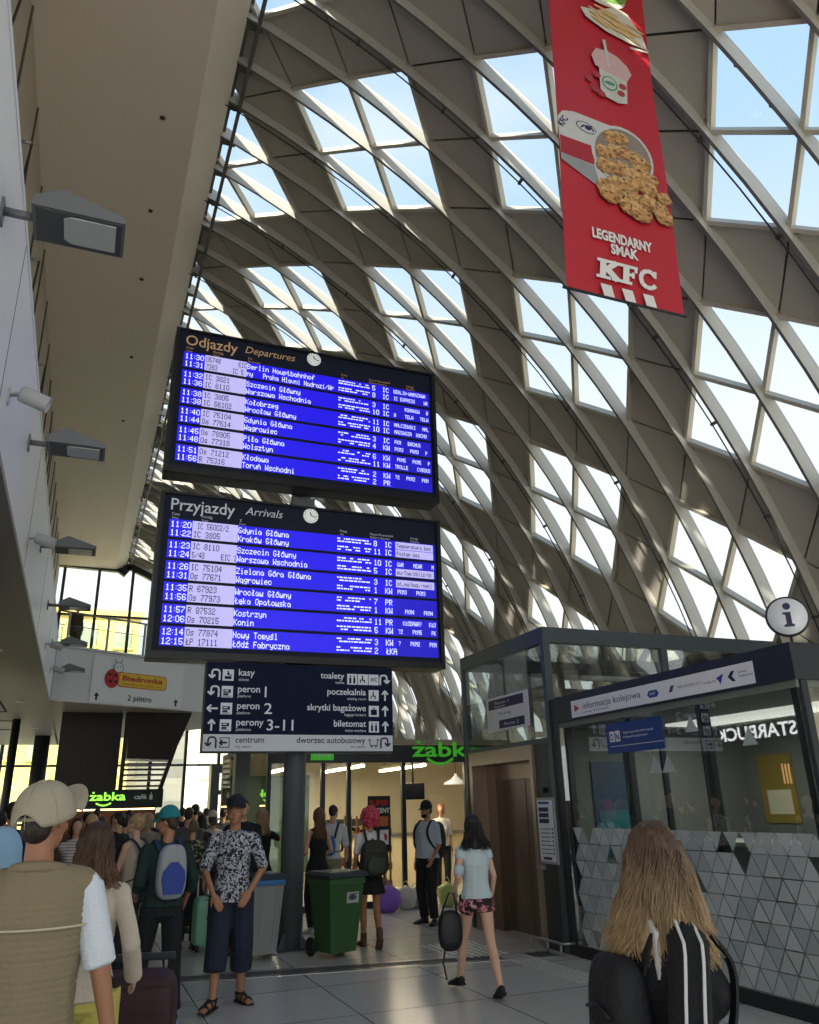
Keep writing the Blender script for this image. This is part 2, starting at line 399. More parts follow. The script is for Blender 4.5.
def person(label, loc, rot, H=1.75, sex='m', skin='fair', top=None, bottom=None, hair=None, shoes=None, cap=None,
           lh=None, rh=None, lf=None, rf=None, head=(0, 0), lean=0., fat=1.0, fine=True, lpole=None, rpole=None, curl=.5, voxel=None, wob=.006, seed=1, twist=0., name='person', group=None, hands=None, z0=0.):
    """Builds one figure facing local -y. lh/rh wrist targets, lf/rf ankle targets (x, y, z, toe turn), all for a height of 1.75."""
    s = H / 1.75; t = thing(name, label, 'person', (loc[0], loc[1], z0), rot, group)
    vx = voxel or (.0075 if fine else .016); P = MALE if sex == 'm' else FEM
    sw = .180 if sex == 'm' else .158
    lf = lf or (.09, .0, .085, .15); rf = rf or (-.09, .0, .085, -.15)
    pel = V3((0, 0, .93)); drop = max(0, .0)
    chest_off = V3((0, -math.sin(lean) * .5, -(1 - math.cos(lean)) * .5))
    def sp(z):      # spine bend: point at height z
        k = max(0, min(1, (z - .93) / .5)); return V3((0, -math.sin(lean) * (z - .93) * k if z > .93 else 0, z - (1 - math.cos(lean)) * max(0, z - .93)))
    tw = Matrix.Rotation(twist, 3, 'Z')
    def torso(B, z_lo, z_hi, grow, step=.022, flare=0.):
        z = z_lo
        while z <= z_hi + 1e-6:
            a, b = prof_lerp(P, z); f = fat if z < 1.32 else 1 + (fat - 1) * .4
            M = tw if z > 1.15 else Matrix.Identity(3)
            c = sp(z) + V3((0, -.03 * (fat - 1) * 4 * max(0, 1 - abs(z - 1.08) / .2), 0))
            gf = grow + (flare * max(0, (1.02 - z) / .16) if flare else 0)
            B.e(c * s, ((a * f + gf) * s, (b * f + gf) * s, step * 1.4 * s), M); z += step
        if sex == 'f' and z_hi > 1.25:
            for q in (-1, 1): B.e((sp(1.245) + tw @ V3((q * .062, -.085, 0))) * s, ((.058 + grow) * s, (.05 + grow) * s, (.058 + grow) * s))
    sho = {q: sp(1.405) + tw @ V3((q * sw, .0, 0)) for q in (1, -1)}
    lh = lh or (sw + .05, -.03, .86); rh = rh or (-sw - .05, -.03, .86)
    arm = {}
    for q, hnd, pole in ((1, lh, lpole), (-1, rh, rpole)):
        el, wr = ik(sho[q], hnd, .285, .255, pole or (q * .3, 1, -.2)); arm[q] = (sho[q], el, wr)
    leg = {}
    for q, ft in ((1, lf), (-1, rf)):
        hip = V3((q * .092, 0, .92)); kn, an = ik(hip, ft[:3], .425, .425, (q * .12, -1, 0)); leg[q] = (hip, kn, an, ft[3], ft[4] if len(ft) > 4 else 0)
    # ---------------- body
    B = Blobs()
    torso(B, .87, 1.44, -.010)
    for q in (1, -1):
        S, E_, W = arm[q]; g = .92 if sex == 'f' else 1.0
        B.limb(sp(1.40) * s, S * s, .055 * s * g, .050 * s * g); B.limb(S * s, E_ * s, .048 * s * g, .037 * s * g); B.limb(E_ * s, W * s, .037 * s * g, .024 * s * g)
        hd = (W - E_).normalized(); pn, cv = (V3((-q, .1, 0)), curl)
        if hands and q in hands: hd, pn = V3(hands[q][0]), V3(hands[q][1])
        inw = hd.cross(pn); side = 1 if inw.y < 0 else -1
        hand(B, W * s, hd, pn, side, s * (1 if sex == 'm' else .9), cv, fine)
        h_, k_, a_, yw, pt = leg[q]
        fl = 1 + (fat - 1) * .5
        B.limb(h_ * s, k_ * s, .082 * s * fl, .052 * s); B.limb(k_ * s, (k_ * .6 + a_ * .4) * s, .051 * s, .052 * s); B.limb((k_ * .6 + a_ * .4 + V3((0, .012, 0))) * s, a_ * s, .050 * s, .034 * s)
        # foot
        R_ = Matrix.Rotation(yw, 3, 'Z') @ Matrix.Rotation(pt, 3, 'X')
        for (yy, zz, r, l, w_) in ((.025, -.04, .032, .04, .032), (-.05, -.045, .030, .06, .038), (-.12, -.058, .022, .05, .042), (-.165, -.063, .016, .03, .038)):
            B.e((a_ + R_ @ V3((0, yy, zz))) * s, (w_ * s, l * s, r * s), R_)
        if fine:
            for k in range(5): B.e((a_ + R_ @ V3((q * (-.030 + .015 * k), -.195 + .006 * k, -.068))) * s, (.0085 * s, .018 * s, .010 * s), R_)
    # neck and head
    hy, hp = head; N0 = sp(1.44); HC = sp(1.635) + V3((0, -.012 - math.sin(hp) * .0, 0)); HR = Matrix.Rotation(hy, 3, 'Z') @ Matrix.Rotation(hp, 3, 'X')
    neck = N0 + V3((0, .012, 0)); B.limb(neck * s, (HC + HR @ V3((0, .022, -.07))) * s, .056 * s * (1 if sex == 'm' else .86), .050 * s * (1 if sex == 'm' else .86))
    hs = s * (.98 if sex == 'm' else .95)
    def hpnt(x, y, z): return HC * s + (HR @ V3((x, y, z))) * hs
    def he(BB, c, r, rot=None): BB.e(hpnt(*c), [v * hs for v in r], HR if rot is None else HR @ rot)
    he(B, (0, .018, .03), (.074, .092, .088)); he(B, (0, -.022, .005), (.066, .07, .095)); he(B, (0, -.035, -.055), (.052, .055, .052)); he(B, (0, -.068, -.092), (.024, .02, .018))
    if fine:
        for q in (-1, 1): he(B, (q * .040, -.062, -.025), (.022, .018, .022)); he(B, (q * .073, .008, -.002), (.009, .017, .030)); he(B, (q * .030, -.083, .030), (.020, .010, .007))
        he(B, (0, -.092, .004), (.009, .012, .028)); he(B, (0, -.102, -.016), (.013, .014, .011)); he(B, (0, -.088, -.050), (.022, .010, .0065)); he(B, (0, -.086, -.062), (.019, .010, .007)); he(B, (0, -.078, .042), (.045, .014, .010))
    else:
        he(B, (0, -.096, -.01), (.012, .014, .022))
        for q in (-1, 1): he(B, (q * .073, .008, -.002), (.012, .018, .030))
    m_skin = mat('skin_' + skin, SKIN[skin], .55, var=.06, scale=14, bump=.05, bscale=60)
    me = B.fuse(vx, 4 if fine else 3)
    me.materials.append(m_skin); o = bpy.data.objects.new('body', me); COL.objects.link(o); o.parent = t
    if fine:
        for q in (-1, 1):
            qd = MB(); c = hpnt(q * .030, -.082, .010); qd.ellipsoid(c, (.0125 * hs, .0085 * hs, .0062 * hs), mat('eye_white', '#9a9189', .5), n=14, k=10)
            c2 = hpnt(q * .030, -.0905, .010); qd.ellipsoid(c2, (.0052 * hs, .003 * hs, .0055 * hs), mat('eye_dark', '#20160f', .2), n=12, k=8); qd.build('eye', t)
            eb = MB(); eb.tube([hpnt(q * (.012 + .012 * i), -.094 + .006 * i * .9, .036 + (.004 if i == 1 else 0)) for i in range(4)], .0035 * hs, mat('hair_' + (hair or {}).get('c', '#3a2a1e'), (hair or {}).get('c', '#3a2a1e'), .8), 6); eb.build('eyebrow', t)
        lp = MB(); lp.ellipsoid(hpnt(0, -.0945, -.0555), (.021 * hs, .005 * hs, .0055 * hs), mat('lip', '#94564c', .5), n=14, k=8); lp.build('mouth', t)
    ctx = dict(s=s, t=t, torso=torso, arm=arm, leg=leg, sp=sp, hp=hpnt, he=he, vx=vx, fine=fine, hs=hs, HR=HR, P=P, fat=fat, seed=seed, sex=sex, tw=tw, HC=HC)
    # ---------------- trousers, shorts or skirt
    def clothes(nm, Bm, m, w=wob, cut=None, sm=5):
        me = Bm.fuse(vx if fine else .018, sm if fine else 3, w if fine else w * .8, 8., seed, cut); me.materials.append(m); o = bpy.data.objects.new(nm, me); COL.objects.link(o); o.parent = t; return o
    ctx['clothes'] = clothes
    if bottom:
        kind, col = bottom['k'], bottom['c']; Bm = Blobs(); loose = bottom.get('loose', .012)
        m = bottom.get('mat') or mat('cloth_' + col, col, .85, var=.10, scale=5, bump=.25, bscale=90)
        ztop = bottom.get('top', 1.0)
        z = .86
        torso(Bm, .85, ztop, .008)
        if kind != 'skirt': Bm.e(V3((0, 0, .845)) * s, (.13 * fat * s, .105 * fat * s, .055 * s))
        if kind == 'skirt':
            zl = bottom.get('hem', .55); z = .86
            while z > zl: k = (.86 - z); Bm.e(V3((0, 0, z)) * s, ((.165 * fat + k * .22 + .01) * s, (.125 * fat + k * .22 + .01) * s, .03 * s)); z -= .02
            c = [(V3((0, 0, zl * s)), V3((0, 0, -1)))]
        else:
            c = None
            for q in (1, -1):
                h_, k_, a_, yw, pt = leg[q]; d1 = (k_ - h_); d2 = (a_ - k_); fl = 1 + (fat - 1) * .5
                L = {'trousers': 1.95, 'capri': 1.5, 'knee': .98, 'shorts': .55, 'hot': .30}[kind]
                e1 = h_ + d1 * min(1, L); r1 = (.088 * fl + loose); r2 = .060 + loose * 1.3
                rr = r1 + (r2 - r1) * min(1, L)
                Bm.limb(h_ * s, e1 * s, r1 * s, rr * s, .018, flat=(1, 1.02))
                if L > 1: Bm.limb(k_ * s, (k_ + d2 * (L - 1)) * s, r2 * s, (r2 - (.012 if kind == 'trousers' else -.002)) * s, .018, flat=(1, 1.05)); Bm.e(k_ * s, (r2 * s,) * 3)
        clothes(bottom.get('n', {'skirt': 'skirt', 'hot': 'shorts', 'shorts': 'shorts', 'knee': 'shorts', 'capri': 'trousers'}.get(kind, 'trousers')), Bm, m, cut=c)
        if bottom.get('belt'):
            a, b = prof_lerp(P, .99); qd = MB(); pts = [((a * fat + .016) * s * math.cos(2 * PI * i / 32), (b * fat + .016) * s * math.sin(2 * PI * i / 32), .985 * s) for i in range(32)]; qd.tube(pts, .014 * s, m_case, 6, closed=True); qd.build('belt', t)
    if top:
        col = top['c']; Bt = Blobs(); hem = top.get('hem', .93); ls = top.get('loose', .012)
        m = top.get('mat') or mat('cloth_' + col, col, .85, var=.08, scale=5, bump=.25, bscale=90)
        z = hem
        torso(Bt, hem, 1.445, ls, flare=top.get('flare', .022))
        sl = top.get('sleeve', .5); g = .92 if sex == 'f' else 1.0
        if top.get('neck', 1) and not top.get('strap'):
            for q in (1, -1): Bt.limb((sp(1.445) + V3((q * .02, 0, 0))) * s, (arm[q][0] + V3((-q * .012, 0, .0))) * s, .050 * s, (.054 if sex == 'm' else .047) * s)
        if sl > 0:
            for q in (1, -1):
                S, E_, W = arm[q]; r = (.050 * g + ls * .8)
                Bt.e((S + V3((-q * .006, 0, -.008))) * s, (r * s,) * 3); Bt.limb(S * s, (S + (E_ - S) * min(1, sl * 2)) * s, r * s, (r - .004 if sl < .5 else r * .88) * s, .016, flat=(1, 1))
                if sl > .5: Bt.e(E_ * s, (r * .88 * s,) * 3); Bt.limb(E_ * s, (E_ + (W - E_) * min(1, (sl - .5) * 2)) * s, r * .88 * s, (.034 + ls) * s, .016, flat=(1, 1))
        cut = [(sp(hem) * s, V3((0, 0, -1)))] if top.get('sleeve', .5) < .95 else None
        # a long sleeve may hang lower than the hem, so the hem is only cut when the arms stay above it
        if sl > .5: cut = None
        elif min(arm[1][1].z, arm[-1][1].z) < hem: cut = None
        oo = clothes(top.get('n', 'shirt'), Bt, m, cut=cut)
        if top.get('collar'):
            qd = MB(); cc = sp(1.455) + V3((0, .008, 0)); n = 20; pts = []
            for i in range(n): a = 2 * PI * i / n; pts.append(((cc.x + .070 * math.cos(a)) * s, (cc.y + .068 * math.sin(a)) * s, (cc.z + .012 * math.sin(a)) * s))
            qd.tube(pts, [.013 * s * (.5 if .62 < i / n < .88 else 1) for i in range(n)], m, 8, closed=True); qd.build('collar', t)
    if shoes:
        for q in (1, -1):
            h_, k_, a_, yw, pt = leg[q]; R_ = Matrix.Rotation(yw, 3, 'Z') @ Matrix.Rotation(pt, 3, 'X'); m = mat('shoe_' + shoes['c'], shoes['c'], .6, var=.1)
            if shoes['k'] == 'sandal':
                qd = MB(); M = Matrix.Translation(a_ * s) @ R_.to_4x4(); pl = [(.036, .05), (.040, -.02), (.046, -.12), (.040, -.19), (.012, -.222), (-.030, -.20), (-.045, -.13), (-.036, -.02), (-.034, .05), (0, .072)]
                pl = [(x * s * q, y * s) for x, y in pl]; n = len(pl); vs = [(x, y, -.0845 * s) for x, y in pl] + [(x, y, -.068 * s) for x, y in pl]
                qd.add(vs, [list(range(n)), [n + i for i in range(n)][::-1]] + [(i, (i + 1) % n, n + (i + 1) % n, n + i) for i in range(n)], m, M)
                def strap(y0, y1, h, w):
                    pts = [M @ V3((math.cos(PI * i / 8) * w * s, (y0 + (y1 - y0) * i / 8) * s, (-.072 + h * math.sin(PI * i / 8)) * s)) for i in range(9)]; qd.tube(pts, .0085 * s, m, 6)
                strap(-.14, -.15, .045, .046); strap(-.06, -.09, .068, .041)
                pts = [M @ V3((.040 * s * math.cos(2 * PI * i / 14), (.0 + .045 * math.sin(2 * PI * i / 14)) * s, (-.008) * s)) for i in range(14)]; qd.tube(pts, .009 * s, m, 6, closed=True)
                qd.tube([M @ V3((0, -.045 * s, -.010 * s)), M @ V3((0, -.085 * s, -.010 * s)), M @ V3((0, -.145 * s, -.027 * s))], .008 * s, m, 6)
                for e in (-1, 1): qd.tube([M @ V3((e * .040 * s, 0, -.008 * s)), M @ V3((e * .037 * s, -.02 * s, -.075 * s))], .008 * s, m, 6)
                qd.build('sandal', t)
            else:
                Bs = Blobs()
                for (yy, zz, r, l, w_) in ((.025, -.035, .045, .045, .040), (-.03, -.038, .044, .05, .041), (-.08, -.050, .034, .05, .046), (-.13, -.058, .027, .05, .049), (-.175, -.062, .022, .036, .044)):
                    Bs.e((a_ + R_ @ V3((0, yy, zz))) * s, (w_ * s, l * s, r * s), R_)
                if shoes['k'] == 'boot': Bs.limb((a_ + V3((0, .01, .0))) * s, (a_ + V3((0, .012, .07))) * s, .048 * s, .046 * s)
                o = clothes('shoe', Bs, m, w=0, sm=3)
                qd = MB(); M = Matrix.Translation(a_ * s) @ R_.to_4x4(); pl = [(.040, .05), (.044, -.04), (.052, -.13), (.044, -.195), (.010, -.222), (-.034, -.20), (-.050, -.13), (-.041, -.04), (-.038, .05), (0, .074)]
                pl = [(x * s * q, y * s) for x, y in pl]; n = len(pl); vs = [(x, y, -.0848 * s) for x, y in pl] + [(x, y, -.062 * s) for x, y in pl]
                qd.add(vs, [list(range(n)), [n + i for i in range(n)][::-1]] + [(i, (i + 1) % n, n + (i + 1) % n, n + i) for i in range(n)], mat('sole_' + shoes.get('sole', shoes['c']), shoes.get('sole', shoes['c']), .7), M); so = qd.build('sole', t); so.parent = o
    if hair: add_hair(ctx, hair)
    if cap: add_cap(ctx, cap)
    return t, ctx

def add_hair(x, h):
    t, s, he, hp, fine, hs, vx = x['t'], x['s'], x['he'], x['hp'], x['fine'], x['hs'], x['vx']
    k, c = h['k'], h['c']; c2 = h.get('c2', c); m = mat('hair_' + c + c2, c, .5, var=.45 if fine else .2, scale=30, stretch=(1, 1, .12), bump=.4, bscale=80)
    if c2 != c:
        nt = m.node_tree; mx = [n for n in nt.nodes if n.type == 'MIX'][0]; mx.inputs[6].default_value = lin(c); mx.inputs[7].default_value = lin(c2)
        if h.get('ombre') and not m.get('two'):      # darker roots, lighter lengths
            N = nt.nodes; L = nt.links; tc = N.new('ShaderNodeTexCoord'); sp = N.new('ShaderNodeSeparateXYZ'); mr = N.new('ShaderNodeMapRange'); zc = hp(0, 0, .05)[2]
            mr.inputs[1].default_value = zc; mr.inputs[2].default_value = zc - .34 * s; mr.inputs[3].default_value = -.50; mr.inputs[4].default_value = .42
            ad = N.new('ShaderNodeMath'); ad.operation = 'ADD'; ad.use_clamp = True; nz = mx.inputs[0].links[0].from_socket
            L.new(tc.outputs['Object'], sp.inputs[0]); L.new(sp.outputs['Z'], mr.inputs[0]); L.new(mr.outputs[0], ad.inputs[0]); L.new(nz, ad.inputs[1]); L.new(ad.outputs[0], mx.inputs[0]); m['two'] = 1
    B = Blobs(); rg = random.Random(x['seed'])
    if k == 'short':
        he(B, (0, .026, .042), (.082, .094, .086)); he(B, (0, .06, -.01), (.068, .05, .06)); he(B, (0, -.03, .095), (.06, .05, .03))
    elif k == 'buzz':
        he(B, (0, .026, .040), (.077, .088, .080)); he(B, (0, .06, -.02), (.060, .045, .06))
    elif k == 'curly':
        he(B, (0, .03, .03), (.115, .118, .118))
        for i in range(300):
            a = rg.uniform(0, 2 * PI); e = rg.uniform(-.75, 1.0) * PI / 2; r = .132 * rg.uniform(.92, 1.1)
            p = (r * math.cos(e) * math.cos(a), .032 + r * math.cos(e) * math.sin(a), .02 + r * math.sin(e) * 1.08)
            if p[1] < -.055 and p[2] < .06: continue
            he(B, p, (.017, .017, .019))
        for i in range(60): he(B, (rg.uniform(-.09, .09), rg.uniform(.03, .12), rg.uniform(-.11, -.03)), (.018, .018, .022))
    elif k in ('long', 'bob', 'pony'):
        he(B, (0, .026, .040), (.086, .100, .092)); he(B, (0, .055, -.02), (.082, .062, .07))
        for q in (-1, 1): he(B, (q * .062, .01, -.01), (.024, .055, .07))
        L = {'long': h.get('len', .38), 'bob': .12, 'pony': .03}[k]; z = -.05
        w0, w1 = h.get('w', (.085, .10))
        while z > -L:
            f = (-.05 - z) / max(.01, L - .05); ww = w0 + (w1 - w0) * f; ww *= (1 - .55 * max(0, f - .7) / .3)
            he(B, (0, .075 + .03 * f, z), (ww, .045 - .012 * f, .02)); z -= .014
        if k == 'pony':
            B.limb(hp(0, .11, .03), hp(0, .15, -.12), .028 * s, .022 * s); B.limb(hp(0, .15, -.12), hp(0, .13, -.24), .022 * s, .008 * s)
    elif k == 'bun':
        he(B, (0, .026, .040), (.084, .098, .090)); he(B, (0, .055, -.01), (.075, .058, .06)); he(B, (0, .10, .09), (.035, .035, .035))
    me = B.fuse(vx if fine else .018, 3, .004 if k != 'curly' else 0, 20, x['seed']); me.materials.append(m)
    o = bpy.data.objects.new('hair', me); COL.objects.link(o); o.parent = t
    if fine and k in ('long', 'pony') and h.get('strands', 160):
        q = MB(); L = h.get('len', .38); w0, w1 = h.get('w', (.085, .10)); n = h.get('strands', 160); flip = h.get('flip', .03)
        for i in range(n):
            a = rg.uniform(-1.28, 1.28); top_a = a * .55; ph = rg.uniform(0, 6.28); LL = L * rg.uniform(.75, 1.12); am = rg.uniform(.003, h.get('wave', .012)); side = math.sin(a)
            pts = []; rr = []
            K = 15
            for j in range(K):
                f = j / (K - 1)
                if f < .3:   # over the skull
                    e = (1 - f / .3) * PI / 2 * .92; r = .100; px = r * math.cos(e) * math.sin(a); py = .026 + .113 * math.cos(e) * math.cos(a); pz = .042 + .1005 * math.sin(e)
                else:
                    g = (f - .3) / .7; ww = (w0 + (w1 - w0) * g) * (1 + .1 * g); px = .100 * math.sin(a) * (1 - g) + ww * 1.06 * side * g + am * math.sin(ph + g * 9); py = .026 + .113 * math.cos(a) * (1 - g * .2) + .015 * g + am * math.cos(ph + g * 8); pz = .042 - (LL + .04) * g; px += flip * g * g * (1 if side > 0 else -1) * abs(math.sin(ph))
                pts.append(hp(px, py, pz)); rr.append((h.get('th', .0048) - .0030 * f) * s * rg.uniform(.9, 1.1))
            q.tube(pts, rr, m, 5)
        q.build('hair_strands', o)

def add_cap(x, c):
    t, s, hp, HR, hs = x['t'], x['s'], x['hp'], x['HR'], x['hs']; m = mat('cap_' + c['c'], c['c'], .85, var=.08, scale=4, bump=.25, bscale=120)
    yaw = c.get('yaw', 0); tilt = c.get('tilt', 0); M = Matrix.Translation(hp(0, .012, .035)) @ HR.to_4x4() @ Matrix.Translation((0, 0, .022 + c.get('dz', 0))) @ Matrix.Rotation(yaw, 4, 'Z') @ Matrix.Rotation(tilt, 4, 'X') @ Matrix.Scale(hs * c.get('sc', 1.03), 4)
    q = MB(); n, k = 36, 12; vs = []; fs = []
    gap = c.get('gap')
    for i in range(k + 1):
        e = PI / 2 * i / k
        for j in range(n):
            a = 2 * PI * j / n; zb = 0.
            if gap and i < 5 and abs(((a - PI / 2) + PI) % (2 * PI) - PI) < .55: zb = .045 * (1 - i / 5) * math.cos((((a - PI / 2) + PI) % (2 * PI) - PI) / .55 * PI / 2)
            pl = 1 + .006 * abs(math.cos(3 * a)) ** 8
            vs.append((.090 * math.cos(e) ** .8 * math.cos(a) * pl, .108 * math.cos(e) ** .8 * math.sin(a) * pl, -.018 + zb + .118 * math.sin(e)))
    for i in range(k):
        for j in range(n): j2 = (j + 1) % n; fs.append((i * n + j, i * n + j2, (i + 1) * n + j2, (i + 1) * n + j))
    q.add(vs, fs, m, M, True); q.ellipsoid((0, 0, .101), (.008, .008, .005), m, M)
    # seams
    for a in (0, 60, 120, 180, 240, 300):
        pts = [M @ V3((.0915 * math.cos(e) ** .8 * math.cos(R(a + 30)), .1095 * math.cos(e) ** .8 * math.sin(R(a + 30)), -.018 + .119 * math.sin(e))) for e in [PI / 2 * i / 10 for i in range(11)]]; q.tube(pts, .0012 * hs, m, 5)
    o = q.build('cap', t); sd = o.modifiers.new('thick', 'SOLIDIFY'); sd.thickness = .003 * hs
    # brim
    mb = mat('cap_' + c.get('brim', c['c']), c.get('brim', c['c']), .85, bump=.2, bscale=120); q = MB(); vs = []; fs = []; nu, nv = 14, 6; L = c.get('blen', .075)
    for lay in (0, 1):
        for i in range(nu + 1):
            a = -PI / 2 + (i / nu - .5) * 2 * 1.12
            for j in range(nv + 1):
                f = j / nv; r = 1 + f * L / .1 * math.cos((i / nu - .5) * 2 * 1.3) ** .6; x_ = .088 * math.cos(a) * (1 + (r - 1) * .25); y_ = .106 * math.sin(a) * r
                vs.append((x_, y_, -.012 - .10 * x_ * x_ / .09 * 2 * f * .6 - .012 * f - lay * .004))
    o2 = (nu + 1) * (nv + 1)
    for i in range(nu):
        for j in range(nv): b = i * (nv + 1) + j; fs.append((b, b + 1, b + nv + 2, b + nv + 1)); fs.append((o2 + b, o2 + b + nv + 1, o2 + b + nv + 2, o2 + b + 1))
    q.add(vs, fs, mb, M @ Matrix.Rotation(c.get('bup', 0), 4, 'X') , True); b = q.build('brim', o)

def backpack(label, x, base, w, d, h, cols, name='backpack', rot=0., straps=True, style='zip', z_off=None):
    """x: context of the wearer; base: height of the bag's bottom (for 1.75 m). Sits against the wearer's back (local +y)."""
    s = x['s']; wt = x['t']; M0 = wt.matrix_basis
    back = .105 * x['fat'] ** .5
    p = M0 @ V3((0, (back + d / 2 + .012) * s + max(0, x['sp'](1.2).y), base * s))
    t = thing(name, label, 'backpack', p, wt.rotation_euler.z + rot); P = MB()
    m = mat('bag_' + cols[0], cols[0], .7, var=.1, scale=6, bump=.3, bscale=60); m2 = mat('bag_' + cols[1], cols[1], .6, var=.06); ws, ds, hh = w * s, d * s, h * s
    P.ellipsoid((0, 0, hh / 2), (ws / 2, ds / 2, hh / 2), m, n=30, k=20, pw=.55)
    P.v = [(a * (1 - .22 * max(0, c / hh - .45)), b * (1 - .2 * max(0, c / hh - .5)), c) for a, b, c in P.v]
    o = P.build('main_compartment', t)
    if style == 'hex':
        q = MB(); q.prism([(-ws * .30, hh * .10), (ws * .30, hh * .10), (ws * .40, hh * .36), (ws * .36, hh * .52), (ws * .12, hh * .68), (-ws * .12, hh * .68), (-ws * .36, hh * .52), (-ws * .40, hh * .36)], ds * .16, m2, Matrix.Translation((0, ds * .40, 0)) ); q.build('front_pocket', t)
    else:
        q = MB(); q.ellipsoid((0, ds * .42, hh * .30), (ws * .36, ds * .2, hh * .24), m2, n=24, k=14, pw=.5); q.build('front_pocket', t)
        q = MB(); q.tube([(-ws * .33, ds * .50, hh * .62), (0, ds * .53, hh * .68), (ws * .33, ds * .50, hh * .62)], .006 * s, m2, 6); q.build('zip', t)
    q = MB(); q.tube([(-.03 * s, -ds * .3, hh * .96), (0, -ds * .3, hh * 1.04), (.03 * s, -ds * .3, hh * .96)], .009 * s, m2, 8); q.build('grab_handle', t)
    if straps:
        inv = t.matrix_basis.inverted() @ M0; sh = .11 if x['sex'] == 'm' else .10; ms = mat('bag_' + cols[2 if len(cols) > 2 else 0], cols[2 if len(cols) > 2 else 0], .7)
        for q_ in ((-1, 1) if straps is True else straps):
            q = MB(); bz = base
            pts = [(q_ * sh * .8, back + .03, bz + h * .88), (q_ * sh, back - .02, 1.445), (q_ * sh, .01, 1.488), (q_ * sh, -.07, 1.455), (q_ * (sh + .015), -back - .055, 1.34), (q_ * (sh + .03), -back - .045, 1.22), (q_ * (sh + .065), -back + .02, 1.11), (q_ * (sh + .065), 0.0, 1.04), (q_ * (w * .42), back + .02, bz + .06)]
            pts = [V3(p_) + (x['sp'](p_[2]) - V3((0, 0, p_[2]))) for p_ in pts]
            # smooth
            fine = []
            for a, b, c, d_ in zip([pts[0]] + pts[:-2], pts[:-1], pts[1:], pts[2:] + [pts[-1]]):
                for k in range(4):
                    u = k / 4; fine.append(.5 * ((2 * b) + (c - a) * u + (2 * a - 5 * b + 4 * c - d_) * u * u + (3 * b - a - 3 * c + d_) * u ** 3))
            fine.append(pts[-1])
            for a, b in zip(fine[:-1], fine[1:]): q.bar(inv @ (a * s), inv @ (b * s), .036 * s, .010 * s, ms, up=inv.to_3x3() @ V3((1, 0, 0)).cross(b - a))
            q.build('shoulder_strap', t)
    return t
# ------------------------------------------------------------------ the people
def wmat(name, c1, c2, scale, thr=.5, c3=None, bump=.2):
    """two or three colour blotched print"""
    m = bpy.data.materials.new(name); m.use_nodes = True; nt = m.node_tree; N = nt.nodes; L = nt.links; b = N['Principled BSDF']; b.inputs['Roughness'].default_value = .8
    tc = N.new('ShaderNodeTexCoord'); nz = N.new('ShaderNodeTexNoise'); nz.inputs['Scale'].default_value = scale; nz.inputs['Detail'].default_value = 2.5; nz.inputs['Distortion'].default_value = 1.2
    L.new(tc.outputs['Object'], nz.inputs['Vector']); cr = N.new('ShaderNodeValToRGB'); cr.color_ramp.interpolation = 'CONSTANT'
    cr.color_ramp.elements[0].color = lin(c1); cr.color_ramp.elements[1].position = thr; cr.color_ramp.elements[1].color = lin(c2)
    if c3: e = cr.color_ramp.elements.new(thr + .09); e.color = lin(c3)
    L.new(nz.outputs['Fac'], cr.inputs[0]); L.new(cr.outputs[0], b.inputs['Base Color'])
    bp = N.new('ShaderNodeBump'); bp.inputs['Strength'].default_value = bump; bp.inputs['Distance'].default_value = .01; n2 = N.new('ShaderNodeTexNoise'); n2.inputs['Scale'].default_value = 14
    L.new(tc.outputs['Object'], n2.inputs['Vector']); L.new(n2.outputs['Fac'], bp.inputs['Height']); L.new(bp.outputs[0], b.inputs['Normal'])
    return m
def smat(name, c1, c2, period, duty):
    """horizontal stripes"""
    m = bpy.data.materials.new(name); m.use_nodes = True; nt = m.node_tree; N = nt.nodes; L = nt.links; b = N['Principled BSDF']; b.inputs['Roughness'].default_value = .85
    tc = N.new('ShaderNodeTexCoord'); sp = N.new('ShaderNodeSeparateXYZ'); L.new(tc.outputs['Object'], sp.inputs[0])
    a = N.new('ShaderNodeMath'); a.operation = 'MODULO'; a.inputs[1].default_value = period; L.new(sp.outputs['Z'], a.inputs[0])
    g = N.new('ShaderNodeMath'); g.operation = 'GREATER_THAN'; g.inputs[1].default_value = period * duty; L.new(a.outputs[0], g.inputs[0])
    mx = N.new('ShaderNodeMix'); mx.data_type = 'RGBA'; mx.inputs[6].default_value = lin(c1); mx.inputs[7].default_value = lin(c2); L.new(g.outputs[0], mx.inputs[0]); L.new(mx.outputs[2], b.inputs['Base Color'])
    return m
PI_ = R(180)
# 1 man in khaki vest, close, back to us
t, x = person('man seen from behind in khaki vest and beige cap at left foreground', (-.09, 3.38), R(172), 1.71, 'm', 'tan',
    top=dict(c='#dfe6ee', hem=.95, sleeve=.46, loose=.018, n='t_shirt'), bottom=dict(k='trousers', c='#4d4a42', loose=.02, top=.98), hair=dict(k='buzz', c='#2a2019'), shoes=dict(k='shoe', c='#3b3430'),
    cap=dict(c='#b0a692', tilt=-.22, gap=True, blen=.10, bup=-.30, sc=1.2, dz=-.030), head=(-.36, -.05), fat=1.0, lh=(.30, -.02, .86), rh=(-.31, -.03, .86), wob=.007, voxel=.0065, seed=3)
s = x['s']; Bv = Blobs(); x['torso'](Bv, .80, 1.465, .034)
for q in (1, -1):
    S = x['arm'][q][0]; Bv.limb(x['sp'](1.43) * s, (S * .88 + x['sp'](1.40) * .12) * s, .066 * s, .068 * s)
khaki = mat('vest_khaki', '#8d8165', .85, var=.07, scale=3, bump=.3, bscale=150)
o = x['clothes']('vest', Bv, khaki, .009)
q = MB(); P = []
for i in range(25):
    a = R(14 + 152 * i / 24); P.append(V3((.203 * math.cos(a), .154 * math.sin(a), 1.285)) * s)
q.tube(P, .004, mat('piping_cream', '#cfc6a8', .7), 6); q.build('piping', t)
